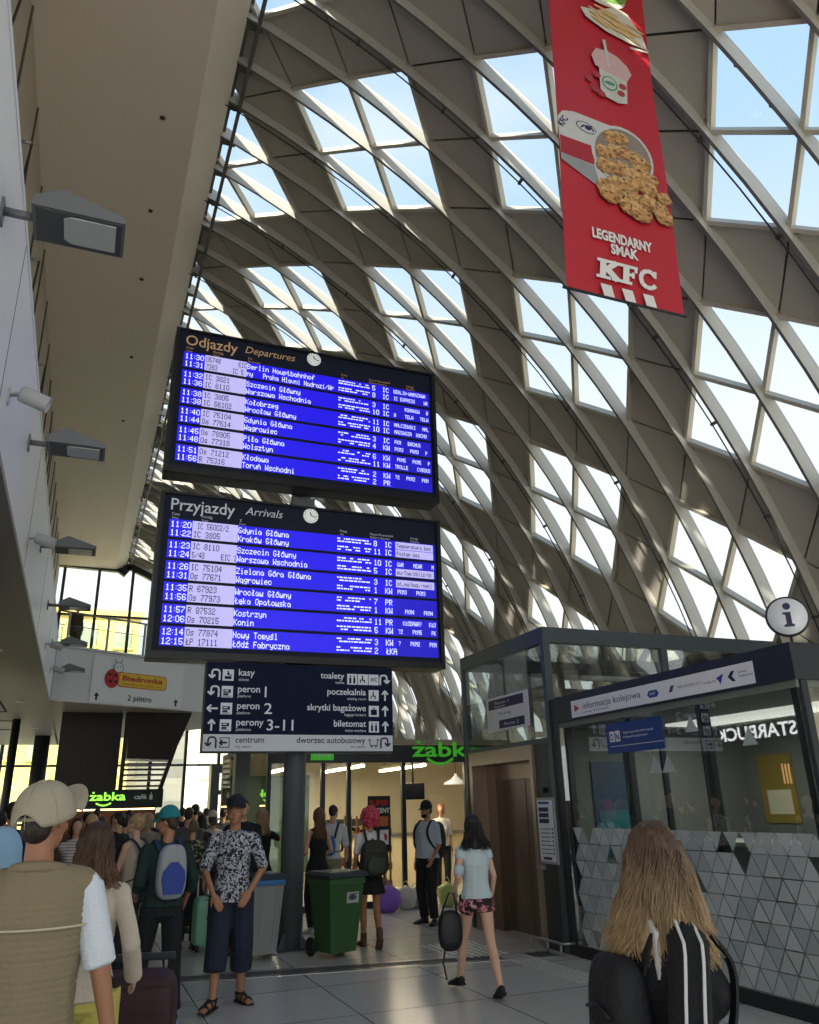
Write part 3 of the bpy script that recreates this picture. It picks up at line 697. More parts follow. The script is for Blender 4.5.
q = MB(); P = [V3((.082 * math.cos(2 * PI * i / 30), .012 + .080 * math.sin(2 * PI * i / 30), 1.468 + .014 * math.sin(2 * PI * i / 30))) * s for i in range(30)]; q.tube(P, .020 * s, khaki, 8, closed=True); q.build('vest_collar', t)
q = MB(); P = [x['hp'](.055 * math.cos(PI * i / 10), .10 + .012 * math.sin(PI * i / 10), .012) for i in range(11)]; q.tube(P, .008 * s, mat('cap_#b0a692', '#b0a692'), 6); q.build('cap_strap', t)

# 2 tall person cut by the left edge
person('tall person in light blue shirt cut off by the left picture edge', (-.45, 3.95), R(178), 1.88, 'm', 'fair', top=dict(c='#8fb4d2', hem=.9, sleeve=.5, loose=.03), bottom=dict(k='trousers', c='#2f3440'), hair=dict(k='short', c='#4a3a2a'), shoes=dict(k='shoe', c='#2a2a2a'), fat=1.1, fine=False, voxel=.011, seed=4)

# 3 girl with brown hair, cream cardigan
t, x = person('girl with long brown hair, cream cardigan and yellow trousers, seen from behind', (.13, 4.6), R(168), 1.56, 'f', 'pink',
    top=dict(c='#cfc2ae', hem=.90, sleeve=1.0, loose=.012, n='cardigan'), bottom=dict(k='trousers', c='#c9bd62', loose=.026, top=1.0), hair=dict(k='long', c='#3f291c', c2='#8a6848', ombre=True, len=.21, w=(.080, .105), strands=280, wave=.014, flip=.05),
    shoes=dict(k='shoe', c='#cfcfca'), lh=(.22, -.06, .95), rh=(-.25, -.10, .97), wob=.007, seed=5, head=(.1, .05))
s = x['s']
q = MB(); ms = mat('strap_black', '#15151a', .7)
pts = [V3(p) * s for p in ((.13, .02, 1.46), (.09, .12, 1.36), (.0, .150, 1.22), (-.08, .152, 1.10), (-.17, .11, .98), (-.19, .02, .94))]
for a, b in zip(pts[:-1], pts[1:]): q.bar(a, b, .03, .008, ms, up=(0, 1, 0))
q.build('bag_strap', t)
tb = thing('shoulder_bag', 'small blue and pink printed bag hanging at the girl in cream cardigan', 'bag', t.matrix_basis @ (V3((.15, .13, 1.12)) * s), t.rotation_euler.z)
q = MB(); q.ellipsoid((0, 0, 0), (.10, .04, .15), wmat('print_blue_pink', '#2c3f86', '#b04a66', 9, .5, '#8a8fb8'), n=24, k=16, pw=.6); q.build('pouch', tb)

# 4 man in green shirt with blue and white backpack
t, x = person('man in dark green shirt and teal cap with dark trousers, looking left', (.80, 7.76), R(192), 1.63, 'm', 'tan',
    top=dict(c='#16302b', hem=.93, sleeve=.72, loose=.02), bottom=dict(k='trousers', c='#14161d', loose=.018, top=.98), hair=dict(k='short', c='#3a2c20'), shoes=dict(k='shoe', c='#1c1c1e', sole='#c9c9c5'),
    cap=dict(c='#1e7f86', blen=.075, tilt=.05), head=(.75, .05), lh=(.20, -.18, 1.02), rh=(-.25, -.10, .95), lf=(.15, -.10, .085, .25), rf=(-.13, .12, .085, -.2), seed=6, fat=1.05)
backpack('pale grey backpack with royal blue front panel on the man in green', x, .99, .27, .15, .46, ['#9aa0a4', '#1f3f96', '#1d2f5c'], style='hex')

# 5 blonde woman in tank top facing left
t, x = person('short haired blonde woman in pale sleeveless top standing left of the teal cap man', (.64, 9.35), R(232), 1.60, 'f', 'pink',
    top=dict(c='#b9ab98', hem=.95, sleeve=.0, loose=.010), bottom=dict(k='trousers', c='#23252c'), hair=dict(k='bun', c='#a98a62'), shoes=dict(k='shoe', c='#6a6a6a'), lh=(.12, -.30, 1.0), rh=(-.16, -.26, 1.0), seed=7, voxel=.009)
backpack('black backpack on the short haired blonde woman', x, 1.02, .28, .15, .40, ['#1d1d22', '#26262c', '#1d1d22'])

# 6 man in the patterned shirt, facing us
pm = wmat('shirt_print', '#141627', '#b9bcc6', 40, .50)
t, x = person('man facing us in black and white patterned shirt, navy cap and cropped trousers', (1.45, 8.08), R(-12), 1.70, 'm', 'tan',
    top=dict(c='#333333', mat=pm, hem=.86, sleeve=.50, loose=.018, collar=True, flare=.035), bottom=dict(k='capri', c='#1c2436', loose=.035, top=.97), hair=dict(k='buzz', c='#2a2522'), shoes=dict(k='sandal', c='#17130f'),
    cap=dict(c='#161a28', blen=.06, tilt=-.10, dz=.012, sc=1.06), head=(-.12, .0), lh=(.165, -.15, .945), rh=(-.165, -.16, .93), lpole=(1, .4, 0), rpole=(-1, .4, 0), lf=(.11, .10, .085, .55), rf=(-.12, -.23, .085, -.42), curl=.35, hands={1: ((-.5, -.3, -.8), (0, 1, 0)), -1: ((.5, -.3, -.8), (0, 1, 0))}, seed=8, fat=.97)
q = MB(); s = x['s']
for i in range(5):
    z = 1.36 - .10 * i; a, b = prof_lerp(MALE, z); q.ellipsoid((0, -(b + .030) * s, z * s), (.007, .004, .007), mat('button', '#d5d5d5', .4), n=10, k=6)
q.build('button', t)

# 7 woman in black dress holding a phone up
t, x = person('blonde woman in short black dress holding a phone up, behind the sign post', (2.42, 11.5), R(178), 1.60, 'f', 'pink',
    top=dict(c='#101014', hem=.90, sleeve=.35, loose=.012, n='dress_top'), bottom=dict(k='skirt', c='#101014', hem=.66, top=1.02), hair=dict(k='long', c='#8a6f4e', c2='#c2a679', len=.24, strands=120), shoes=dict(k='shoe', c='#3a2d26'),
    lh=(.10, -.24, 1.46), rh=(-.10, -.22, 1.46), lpole=(1, 0, -.6), rpole=(-1, 0, -.6), lf=(.08, -.12, .085, .1), rf=(-.08, .28, .16, -.1, .5), seed=9, voxel=.009)
tp = thing('phone', 'dark phone held up by the woman in black dress', 'phone', t.matrix_basis @ V3((0, -.27, 1.42)), t.rotation_euler.z)
q = MB(); q.box((-.075, -.006, -.036), (.075, .006, .036), m_case, bevel=.004); q.build('casing', tp); q = MB(); q.box((-.068, .006, -.03), (.068, .007, .03), mat('screen_grey', '#8a95a3', .2, emit=.3)); q.build('screen', tp)

# 8 woman with long brown hair and 9 man in white behind the bins
person('woman with long brown hair and black top behind the green bin', (3.27, 11.7), R(195), 1.60, 'f', 'pink', top=dict(c='#15151a', hem=.92, sleeve=.0, loose=.01), bottom=dict(k='trousers', c='#16161b'), hair=dict(k='long', c='#4a3020', c2='#8a6442', len=.34, strands=150), shoes=dict(k='shoe', c='#c9c9c9'), lh=(.2, -.2, 1.0), rh=(-.2, -.22, 1.05), seed=10, voxel=.009)
t, x = person('man in white t-shirt bending forward left of the shop racks', (3.72, 12.6), R(150), 1.66, 'm', 'fair', top=dict(c='#cfd0cf', hem=.93, sleeve=.48, loose=.018), bottom=dict(k='knee', c='#8d8468'), hair=dict(k='short', c='#2d221b'), shoes=dict(k='shoe', c='#555555'), lean=.28, lh=(.2, -.35, .95), rh=(-.2, -.35, .95), seed=11, voxel=.010, head=(0, .3))
backpack('bright blue bag slung on the bending man in white', x, .98, .26, .14, .30, ['#2a6fae', '#1b2430', '#1b2430'], name='sling_bag')

# 10 woman with pink curly hair walking away
t, x = person('woman with short pink curly hair, white t-shirt and black skirt walking away', (3.55, 10.25), R(176), 1.57, 'f', 'tan', top=dict(c='#d3cfcd', hem=.95, sleeve=.40, loose=.014, n='t_shirt'), bottom=dict(k='skirt', c='#121215', hem=.66, top=1.0),
    hair=dict(k='curly', c='#a5283f', c2='#c94a5c'), shoes=dict(k='boot', c='#5a4030'), lh=(.24, -.05, .90), rh=(-.25, -.10, .86), lf=(.06, -.16, .085, .1), rf=(-.05, .26, .17, -.1, .65), seed=12)
backpack('dark olive drawstring backpack on the pink haired woman', x, .90, .40, .21, .46, ['#2b2d22', '#33362a', '#1f2019'], style='zip', rot=.12, straps=(-1, 1))

# 11 guard like man with black cap facing left
t, x = person('stout man in light blue shirt and black cap facing left by the shop', (4.96, 11.72), R(-58), 1.64, 'm', 'tan', top=dict(c='#a9b4bf', hem=.94, sleeve=.46, loose=.014, collar=True), bottom=dict(k='trousers', c='#0f1014', loose=.02, top=.99), hair=dict(k='short', c='#17120f'), shoes=dict(k='shoe', c='#0e0e10'),
    cap=dict(c='#131418', blen=.07, tilt=.05), head=(-.1, .05), lh=(.20, -.16, .93), rh=(-.22, -.02, .88), fat=1.22, lf=(.13, -.05, .085, .3), rf=(-.13, .06, .085, -.3), seed=13)
q = MB(); q.ellipsoid(x['hp'](0, -.060, -.075), (.047, .036, .036), mat('beard_black', '#15100d', .9), n=16, k=10); q.build('beard', t)
backpack('black backpack on the stout man in light blue shirt', x, 1.0, .32, .22, .46, ['#111216', '#1a1b20', '#0e0f12'])

# 12 dark haired woman in floral shorts walking away
fl = wmat('camo_print', '#1b1718', '#b0606e', 16, .5, '#d9a6a6')
t, x = person('black haired woman in pale top and pink patterned shorts walking past the lift', (3.58, 7.32), R(178), 1.50, 'f', 'pink', top=dict(c='#bccbce', hem=.93, sleeve=.16, loose=.022, n='top'), bottom=dict(k='hot', c='#222222', mat=fl, top=1.0, loose=.022),
    hair=dict(k='long', c='#0c0a0b', c2='#161214', len=.24, strands=260, w=(.095, .115), flip=.08, wave=.02), shoes=dict(k='shoe', c='#141416', sole='#141416'), lh=(.22, -.12, .98), rh=(-.22, -.10, .90), lf=(.10, -.34, .10, .15, .1), rf=(-.10, .26, .12, -.1, .35), lean=.08, head=(.0, .12), seed=14, twist=.05)
s = x['s']; q = MB()
for k in (1,):
    S, E_, W = x['arm'][k]; q.tube([(S + (E_ - S) * .62) * s, (S + (E_ - S) * .95) * s], [.056 * s, .052 * s], mat('cloth_#bccbce', '#bccbce'), 20)
q.build('sleeve_band', t)
tb = thing('handbag', 'black slouchy handbag with hanging strap at the left hand of the black haired woman', 'handbag', t.matrix_basis @ (V3((.30, -.06, .60)) * s), t.rotation_euler.z)
q = MB(); q.ellipsoid((0, 0, .02), (.115, .06, .17), mat('leather_black', '#131316', .5, bump=.3, bscale=30), n=20, k=14, pw=.7); q.build('body', tb)
q = MB(); q.tube([(-.07, 0, .16), (-.05, .0, .32), (0, 0, .33), (.08, 0, .16)], .009, ms, 6); q.tube([(.06, .03, -.10), (.10, .05, -.22), (.07, .05, -.36)], .008, ms, 6); q.build('strap', tb)

# 13 blonde woman, close at right
t, x = person('woman with long dark blonde hair and black jacket with white stripes at right foreground', (1.70, 2.20), R(78), 1.535, 'f', 'pink', top=dict(c='#101118', hem=.84, sleeve=1.0, loose=.034, n='jacket'), bottom=dict(k='trousers', c='#191a20'), 
    hair=dict(k='long', c='#4f3a2a', c2='#c4a67c', len=.30, w=(.094, .118), strands=850, th=.0038, wave=.020, flip=.08, ombre=True), shoes=dict(k='shoe', c='#dddddd'), lh=(.24, -.05, .95), rh=(-.22, -.10, .95), lpole=(.5, 1, 0), seed=15, voxel=.0065, wob=.008, head=(.72, .10))
s = x['s']; white = mat('stripe_white', '#cfd0cc', .7)
S, E_, W = x['arm'][-1]
for off in (-.026, .030):
    q = MB(); P = []
    path = [x['sp'](1.43) + V3((-.075, .005, .074))] + [S + V3((.02, 0, .078))] + [S + (E_ - S) * f for f in (.05, .2, .4, .6, .8, 1.)] + [E_ + (W - E_) * f for f in (.3, .6, .95)]
    up = []
    for i, p in enumerate(path):
        d = (path[min(i + 1, len(path) - 1)] - path[max(i - 1, 0)]).normalized(); out = (V3((-1, .25, 0)) - d * d.dot(V3((-1, .25, 0)))).normalized(); side = d.cross(out)
        rad = .084 if 2 <= i <= 4 else .081 if i <= 7 else .074
        if i < 2: P.append((p + V3((0, off, 0))) * s); up.append(V3((0, 0, 1)))
        else: P.append((p + out * rad + side * off) * s); up.append(out)
    for a, b, u in zip(P[:-1], P[1:], up): q.bar(a, b, .008, .006, white, up=u)
    q.build('sleeve_stripe', t)
q = MB(); q.prism([(-.03, 0), (.02, .01), (.03, .13), (.0, .16), (-.03, .12)], .012, white, frame((S + V3((.06, .098, -.12))) * s, (-1, 0, 0))); q.build('back_patch', t)
backpack('black backpack on the blonde woman at right foreground', x, .92, .30, .15, .44, ['#0f1014', '#14151a', '#0f1014'])

q = MB(); rg = random.Random(77); hm = [c for c in children(t) if c.name.startswith('hair')][0].data.materials[0]
for i in range(150):      # a lock falling forward over the right shoulder
    f0 = rg.random(); ph = rg.uniform(0, 6.28); P = []; rr = []; LL = rg.uniform(.85, 1.08)
    for j in range(16):
        g = j / 15; px_ = -.075 - .050 * g * (2 - g) + .018 * math.sin(ph + 6 * g) * g; py_ = (.10 - .13 * f0) * (1 - g) + (-.10 - .05 * f0) * g + .012 * math.cos(ph + 7 * g) * g; pz_ = .075 - .40 * g * LL
        P.append(x['hp'](px_, py_, pz_)); rr.append((.0038 - .0026 * g) * s)
    q.tube(P, rr, hm, 5)
q.build('front_lock', t)
# ---- the crowd in front of the far shop
def crowd(label, px, y, H, rot, sex='m', skin='fair', top='#555555', bottom='#22242a', hair='short', hc='#2c2119', cap=None, sleeve=.45, topmat=None, lh=None, rh=None, group='people in the crowd under the green shop sign', z0=0., fat=1.0, bk='trousers', hc2=None):
    return person(label, (px, y), R(rot), H, sex, skin, top=dict(c=top, mat=topmat, hem=.93, sleeve=sleeve, loose=.016), bottom=dict(k=bk, c=bottom), hair=dict(k=hair, c=hc, c2=hc2 or hc, strands=0), shoes=dict(k='shoe', c='#333333'), cap=cap, fine=False, lh=lh, rh=rh, group=group, voxel=.015, z0=z0, fat=fat, seed=int(abs(px) * 97 + y * 13), wob=.004)
stripes = smat('stripe_tee', '#cfc8c6', '#8a7d7e', .032, .6)
crowd('dark haired man in navy shirt between the blue shoulder and the beige cap', -.56, 9.6, 1.75, 185, top='#171b2c')
crowd('woman in pale striped t-shirt with arms crossed, facing us', .07, 11.0, 1.57, 8, 'f', top='#cccccc', topmat=stripes, hair='bob', hc='#3a1f1c', lh=(-.10, -.20, 1.14), rh=(.10, -.22, 1.14))
crowd('woman in patterned pale blouse and straw hat beside the striped t-shirt', .25, 11.7, 1.57, 15, 'f', top='#b7a7a0', topmat=wmat('blouse_print', '#c9bcb6', '#7d6a68', 22, .55), hair='bob', hc='#2c1c18', cap=dict(c='#c9a57c', blen=.05))
crowd('person in beige top just right of the beige cap', -.15, 6.3, 1.52, 160, 'f', 'tan', top='#a08468', hair='bob', hc='#3a281e', sleeve=.2)
crowd('person in white top left of the black and white shirt', .40, 12.8, 1.58, 190, 'f', top='#d0cbc8', hair='bob', hc='#5b3a30')
crowd('dark haired man in black shirt with white collar looking right', .60, 12.2, 1.62, 225, top='#1a1b20', hc='#1c1512')
crowd('person in light grey hooded jacket left of the blonde woman', .70, 12.6, 1.58, 200, top='#a5a7b0', sleeve=.95, hc='#241a16')
crowd('large man in grey t-shirt behind the teal cap man', 1.60, 12.8, 1.66, 175, top='#57565a', hc='#2f261f', fat=1.2)
crowd('dark haired person standing behind the grey t-shirt', 1.98, 15.0, 1.72, 182, top='#232427', hc='#15110f')
crowd('woman in floral dark blouse left of the patterned shirt', 1.50, 11.4, 1.50, 170, 'f', top='#4a4a3c', topmat=wmat('blouse_floral', '#26281f', '#9a9a72', 18, .55), hair='bun', hc='#6b5a48')
crowd('person with white sun hat left of the patterned shirt', 2.20, 14.4, 1.58, 190, 'f', top='#c6c3c0', hair='bob', hc='#4a382b', cap=dict(c='#d6d2ca', blen=.06))
crowd('dark haired person in black top left of the white sun hat', 1.88, 13.4, 1.56, 200, 'f', top='#18181c', hair='bob', hc='#16110f')
crowd('tall man in dark jacket half hidden by the patterned shirt man', 2.02, 10.75, 1.74, -10, 'm', 'fair', top='#16181f', sleeve=.95, hc='#2a211b')
t, x = crowd('person in black t-shirt and sunglasses facing us beside the phone woman', 2.28, 12.1, 1.58, -8, 'm', 'tan', top='#131317', hc='#3c2a20')
q = MB()
for e in (-1, 1): q.ellipsoid(x['hp'](e * .032, -.098, .012), (.026, .008, .018), m_case, n=12, k=8)
q.tube([x['hp'](-.02, -.10, .016), x['hp'](.02, -.10, .016)], .003, m_case, 5); q.build('sunglasses', t)
crowd('red haired shop worker in white top inside the lit shop', 6.72, 15.15, 1.62, -20, 'f', top='#d9d4cc', hair='bob', hc='#8a3f28', group='people inside the shop')
crowd('person in brown coat leaning at the upper gallery railing', -.52, 26.6, 1.70, 150, 'f', 'fair', top='#5b4a3c', sleeve=.95, bottom='#6b5a3a', hair='short', hc='#4a382c', z0=6.13, group='people on the gallery')
for (px, y, H, rot, sx, tp_, hc, hr, lb) in ((.24, 16., 1.64, 190, 'm', '#2c2e36', '#1d1613', 'short', 'man in dark slate shirt far back, left end of the crowd'),
    (.47, 18.2, 1.7, 170, 'm', '#6a2f2c', '#2a1f19', 'short', 'man in dull red shirt far back under the green letters'), (.74, 17., 1.58, 200, 'f', '#b3a69c', '#5a4030', 'bob', 'woman in pale beige blouse far back under the green letters'),
    (.96, 16., 1.66, 180, 'm', '#3a3f48', '#201915', 'short', 'man in blue grey shirt far back behind the blonde woman'), (1.35, 17.5, 1.62, 160, 'f', '#7a6a72', '#8a6a48', 'bob', 'woman in mauve top far back right of the blonde woman'),
    (1.43, 15.6, 1.60, 185, 'm', '#22242a', '#6a5a4c', 'short', 'grey haired man in black shirt left of the teal cap'), (1.85, 18., 1.66, 190, 'm', '#8a8f94', '#2b211b', 'short', 'man in light grey shirt far back above the teal cap'),
    (2.24, 19., 1.68, 175, 'm', '#2a2b30', '#1b1512', 'short', 'man in black jacket farthest back by the glass wall'), (2.50, 18.2, 1.6, 180, 'f', '#a05a55', '#3a271e', 'bob', 'woman in coral top far back near the portal'),
    (2.80, 17., 1.64, 170, 'm', '#34373d', '#1f1814', 'short', 'man in charcoal shirt far back below the portal'), (2.95, 20.4, 1.66, 185, 'm', '#c9c6c0', '#3b2c22', 'short', 'man in white shirt far back below the orange pillar'),
    (2.55, 16.6, 1.6, 200, 'f', '#1d1f26', '#2a1d17', 'bob', 'woman in black top far back left of the post'), (-.83, 12., 1.66, 180, 'm', '#2a2c31', '#17120f', 'short', 'man in black shirt at the far left edge'),
    (-.50, 13.2, 1.62, 190, 'm', '#4a4440', '#17120f', 'short', 'man in brown shirt far back behind the navy shirt'), (1.07, 13.2, 1.60, 185, 'f', '#8c8276', '#9a8468', 'bob', 'fair haired woman in taupe top behind the blonde woman')):
    crowd(lb, px, y, H, rot, sx, top=tp_, hc=hc, hair=hr)
# ================================================================== THE SETTING
U = .85; Y0 = 7.60; YG = 41.4
def vault_profile():
    pts = {}
    def ang(n): return R(min(92, 53.5 + 3.2 * n))
    x, z = 2.20, 13.34; pts[-9] = (x, z)
    for n in range(-9, 16):
        a = ang(n + .5); x += .985 * U * math.cos(a); z -= .985 * U * math.sin(a); pts[n + 1] = (x, z)
    x, z = pts[-9]
    for n in range(-9, -14, -1):
        a = ang(n - .5); x -= .985 * U * math.cos(a); z += .985 * U * math.sin(a); pts[n - 1] = (x, z)
    return pts
PROF = vault_profile()
def vnode(i, j):
    n = i + j; k = i - j; x, z = PROF[n]; return Vector((x, Y0 - U * k, z))
def vin(n):
    """unit normal of the vault towards the hall"""
    a = R(min(92, 53.5 + 3.2 * n)); return Vector((-math.sin(a), 0, -math.cos(a)))

m_panel = mat('vault_panel', '#a8a296', .75, var=.06, scale=1.5)
m_groove = mat('joint_dark', '#2c2a27', .9)
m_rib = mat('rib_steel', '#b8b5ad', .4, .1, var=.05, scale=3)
m_ribshade = mat('rib_edge_shade', '#6f6c66', .5, .1)  # underside shade of the ribs, put into the colour of their inner faces
m_frame = mat('skylight_frame', '#b9b3a2', .45, .1, var=.05)
m_skin = mat('roof_skin', '#4a4844', .9)
m_skyglass = glass_mat('skylight_glass', (.78, .80, .81), .02)
m_cable = mat('black_cable', '#16161a', .6)
m_clamp = mat('steel_clamp', '#55534f', .5, .6)

NMIN, NMAX = -11, 13
def build_vault():
    root = thing('ceiling', 'curved lattice roof of diamond panels over the hall', 'roof', (0, 0, 0)); struct(root)
    del root['label']; del root['category']
    pan = MB(); skin = MB(); gro = MB()
    patches = {}
    for i in range(-42, 18):
        for j in range(-42, 42):
            n0 = i + j
            if n0 < NMIN or n0 + 2 > NMAX: continue
            c = [vnode(i, j), vnode(i + 1, j), vnode(i + 1, j + 1), vnode(i, j + 1)]
            ym = (c[0].y + c[2].y) / 2
            if ym > YG + .3 or ym < -9: continue
            if i % 3 < 2 and j % 3 < 2:
                patches.setdefault((i // 3, j // 3), []).append((i, j, c)); continue
            nn = vin(n0 + 1); cen = (c[0] + c[2]) / 2
            for tri in ((0, 1, 2), (0, 2, 3)):
                P = [c[t] for t in tri]; g = (P[0] + P[1] + P[2]) / 3
                q = [p + (g - p).normalized() * .03 for p in P]
                pan.add([p + nn * .03 for p in q] + [p - nn * .0 for p in q], [(0, 1, 2), (3, 5, 4), (0, 3, 4, 1), (1, 4, 5, 2), (2, 5, 3, 0)], m_panel)
            skin.add([p - nn * .02 for p in c] + [p - nn * .05 for p in c], [(0, 1, 2, 3), (7, 6, 5, 4), (0, 4, 5, 1), (1, 5, 6, 2), (2, 6, 7, 3), (3, 7, 4, 0)], m_skin)
    pan.build('roof_panels', root); skin.build('roof_skin', root)
    wn = 0
    for key in sorted(patches):
        wn += 1; fr = MB(); gl = MB(); done = set()
        for (i, j, c) in patches[key]:
            nn = vin(i + j + 1)
            for a, b in ((0, 1), (1, 2), (3, 2), (0, 3)):
                e = tuple(sorted([tuple(round(t, 3) for t in c[a]), tuple(round(t, 3) for t in c[b])]))
                if e in done: continue
                done.add(e)
                fr.bar(c[a] + nn * .05, c[b] + nn * .04, .06, .13, m_frame, up=nn)
            gl.add([p - nn * .01 for p in c], [(0, 1, 2), (0, 2, 3)], m_skyglass)
            # small round fixings along the upper rib edge
            for t in (.3, .7):
                p = c[0].lerp(c[2], t) + Vector((0, .09, 0)) + nn * .03
                fr.box(p - Vector((.02, .02, .02)), p + Vector((.02, .02, .02)), m_clamp)
        w = fr.build('window_%d' % wn, root); w['kind'] = 'structure'; gl.build('pane', w)
    # deep ribs, one per lattice line, straight across the hall
    k = -40
    while Y0 - U * k > -8:
        y = Y0 - U * k; k += 1; kk = k - 1
        rb = MB(); ns = list(range(NMIN - 1, NMAX + 1)); o = []
        W = .046; D = .26
        vs = []; fs = []
        for n in ns:
            nn = vin(n); p = Vector((PROF[n][0], y, PROF[n][1]))
            for a, d in ((-W / 2, 0), (W / 2, 0), (W / 2, D), (-W / 2, D)): vs.append(p + Vector((0, a, 0)) + nn * (d - .04))
        for q in range(len(ns) - 1):
            b = q * 4
            for t in range(4):
                t2 = (t + 1) % 4; fs.append((b + t, b + 4 + t, b + 4 + t2, b + t2))
        rb.add(vs, [f for i, f in enumerate(fs) if i % 4 != 2], m_rib); rb.add(vs, [f for i, f in enumerate(fs) if i % 4 == 2], m_ribshade)
        r = rb.build('rib', root)
        if kk % 3 == 2:
            cb = MB(); cb.tube([Vector((PROF[n][0], y + .08, PROF[n][1])) + vin(n) * .25 for n in ns], .012, m_cable, 6)
            for n in ns[::2]:
                p = Vector((PROF[n][0], y + .06, PROF[n][1])) + vin(n) * .24; cb.box(p - Vector((.02, .05, .02)), p + Vector((.02, .05, .02)), m_clamp)
            cb.build('cable', r)
    return root
build_vault()

# ---- floor: polished stone tiles
def floor_material():
    m = mat('floor_tile', '#76756f', .22, var=.10, scale=1.2, spec=.6)
    nt = m.node_tree; N = nt.nodes; L = nt.links; b = N['Principled BSDF']
    tc = N.new('ShaderNodeTexCoord'); mp = N.new('ShaderNodeMapping'); mp.inputs['Rotation'].default_value = (0, 0, R(0))
    L.new(tc.outputs['Object'], mp.inputs[0])
    br = N.new('ShaderNodeTexBrick'); br.offset = 0.; br.inputs['Scale'].default_value = 1
    br.inputs['Brick Width'].default_value = 1.2; br.inputs['Row Height'].default_value = 1.2; br.inputs['Mortar Size'].default_value = .006
    br.inputs['Color1'].default_value = lin('#d0cfc9'); br.inputs['Color2'].default_value = lin('#c4c4be'); br.inputs['Mortar'].default_value = lin('#3d3d3b')
    L.new(mp.outputs[0], br.inputs['Vector'])
    mx = N.new('ShaderNodeMix'); mx.data_type = 'RGBA'; mx.blend_type = 'MULTIPLY'; mx.inputs[0].default_value = .25
    nz = N.new('ShaderNodeTexNoise'); nz.inputs['Scale'].default_value = 3; nz.inputs['Detail'].default_value = 6
    L.new(br.outputs['Color'], mx.inputs[6]); L.new(nz.outputs['Color'], mx.inputs[7]); L.new(mx.outputs[2], b.inputs['Base Color'])
    rn = N.new('ShaderNodeMapRange'); rn.inputs[3].default_value = .12; rn.inputs[4].default_value = .32
    L.new(nz.outputs['Fac'], rn.inputs[0]); L.new(rn.outputs[0], b.inputs['Roughness'])
    return m
m_floor = floor_material()
fl = MB().box((-16, -9, -.3), (12.6, 41.4, 0), m_floor).build('floor'); struct(fl)
m_steel = mat('brushed_steel', '#a9a9a6', .3, .85, var=.06, scale=20, stretch=(1, 30, 30))
# steel joint strip crossing the hall floor, with a darker band behind it
st = MB()
A = Vector((-3.0, 10.02, 0)); B = Vector((5.2, 8.66, 0)); d = (B - A).normalized(); n_ = Vector((-d.y, d.x, 0))
m_joint = mat('joint_rubber', '#46474a', .6)
st.bar(A + Vector((0, 0, .0015)), B + Vector((0, 0, .0015)), .10, .004, m_steel)
st.bar(A + n_ * .16 + Vector((0, 0, .001)), B + n_ * .16 + Vector((0, 0, .001)), .2, .003, m_joint)
st.bar(A + n_ * .29 + Vector((0, 0, .0015)), B + n_ * .29 + Vector((0, 0, .0015)), .05, .004, m_steel)
o = st.build('trim_1'); struct(o)
# tactile paving by the lift and the kiosk: dots and guide ribs
m_stud = mat('tactile_stud', '#d2d2cd', .4, .2)
tp = MB()
for a in range(12):
    for b in range(8):
        x = 4.15 + .09 * b; y = 9.05 + .09 * a
        tp.lathe([(.024, .0), (.02, .006), (.0, .008)], m_stud, 8, Matrix.Translation((x, y, 0)))
o = tp.build('trim_2'); struct(o)
tp = MB()
for b in range(6): tp.box((4.62 + .055 * b, 7.35, 0), (4.648 + .055 * b, 9.0, .006), m_stud)
o = tp.build('trim_3'); struct(o)

# ---- left side: parapet of the upper floor, slab with its dark underside, wall behind
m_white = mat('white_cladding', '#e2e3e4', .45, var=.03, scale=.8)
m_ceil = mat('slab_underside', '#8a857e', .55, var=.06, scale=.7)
m_brown = mat('recess_brown', '#a39a8a', .7, var=.08)
w = MB(); 
w.box((-1.13, -8, 4.62), (-.93, 24.9, 6.4), m_white)
w.box((-1.16, -8, 6.4), (-.92, 24.9, 6.47), m_white)
for y in (2.2, 6.6, 11., 15.4, 19.8): w.box((-.935, y, 4.64), (-.928, y + .018, 6.4), m_groove)
# slanted lower skirt of cladding
o = w.build('wall_left'); struct(o)
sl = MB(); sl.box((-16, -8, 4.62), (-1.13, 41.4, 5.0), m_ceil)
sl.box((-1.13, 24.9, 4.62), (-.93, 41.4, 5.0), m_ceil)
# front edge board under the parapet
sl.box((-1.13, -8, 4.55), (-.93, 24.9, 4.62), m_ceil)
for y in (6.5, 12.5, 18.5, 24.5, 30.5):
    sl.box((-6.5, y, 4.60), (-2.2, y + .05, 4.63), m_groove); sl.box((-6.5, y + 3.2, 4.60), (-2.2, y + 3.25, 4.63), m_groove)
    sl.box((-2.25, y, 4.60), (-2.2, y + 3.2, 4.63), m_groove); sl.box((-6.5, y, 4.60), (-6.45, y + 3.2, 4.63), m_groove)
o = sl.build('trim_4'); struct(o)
m_lamp = mat('panel_light', '#fff6e0', .5, emit=2.2)
m_lampw = mat('tube_light', '#fff0cc', .5, emit=14)
k = 0
for x, y in ((-1.9, 9.), (-3.2, 9.), (-1.7, 17.), (-3., 17.), (-1.7, 25.), (-1.6, 33.)):
    t = MB(); t.lathe([(.0, 0), (.11, 0), (.12, .02), (.12, .03)], mat('lamp_ring', '#cfcfcf', .4), 20, Matrix.Translation((0, 0, -.03)))
    o = t.build('downlight'); o.location = (x, y, 4.62)
    tag(o, 'small round downlight let into the dark underside of the left floor slab', 'light', 'round downlights under the left slab')
# upper wall behind the parapet
w = MB(); w.box((-2.2, -8, 4.9), (-1.9, 41.4, 13.22), m_brown)
for y in range(-6, 40, 2): w.box((-1.9, y, 6.), (-1.87, y + .05, 13.2), mat('brown_joint', '#554e44', .8))
o = w.build('wall_back'); o.name = 'wall_upper'; struct(o)
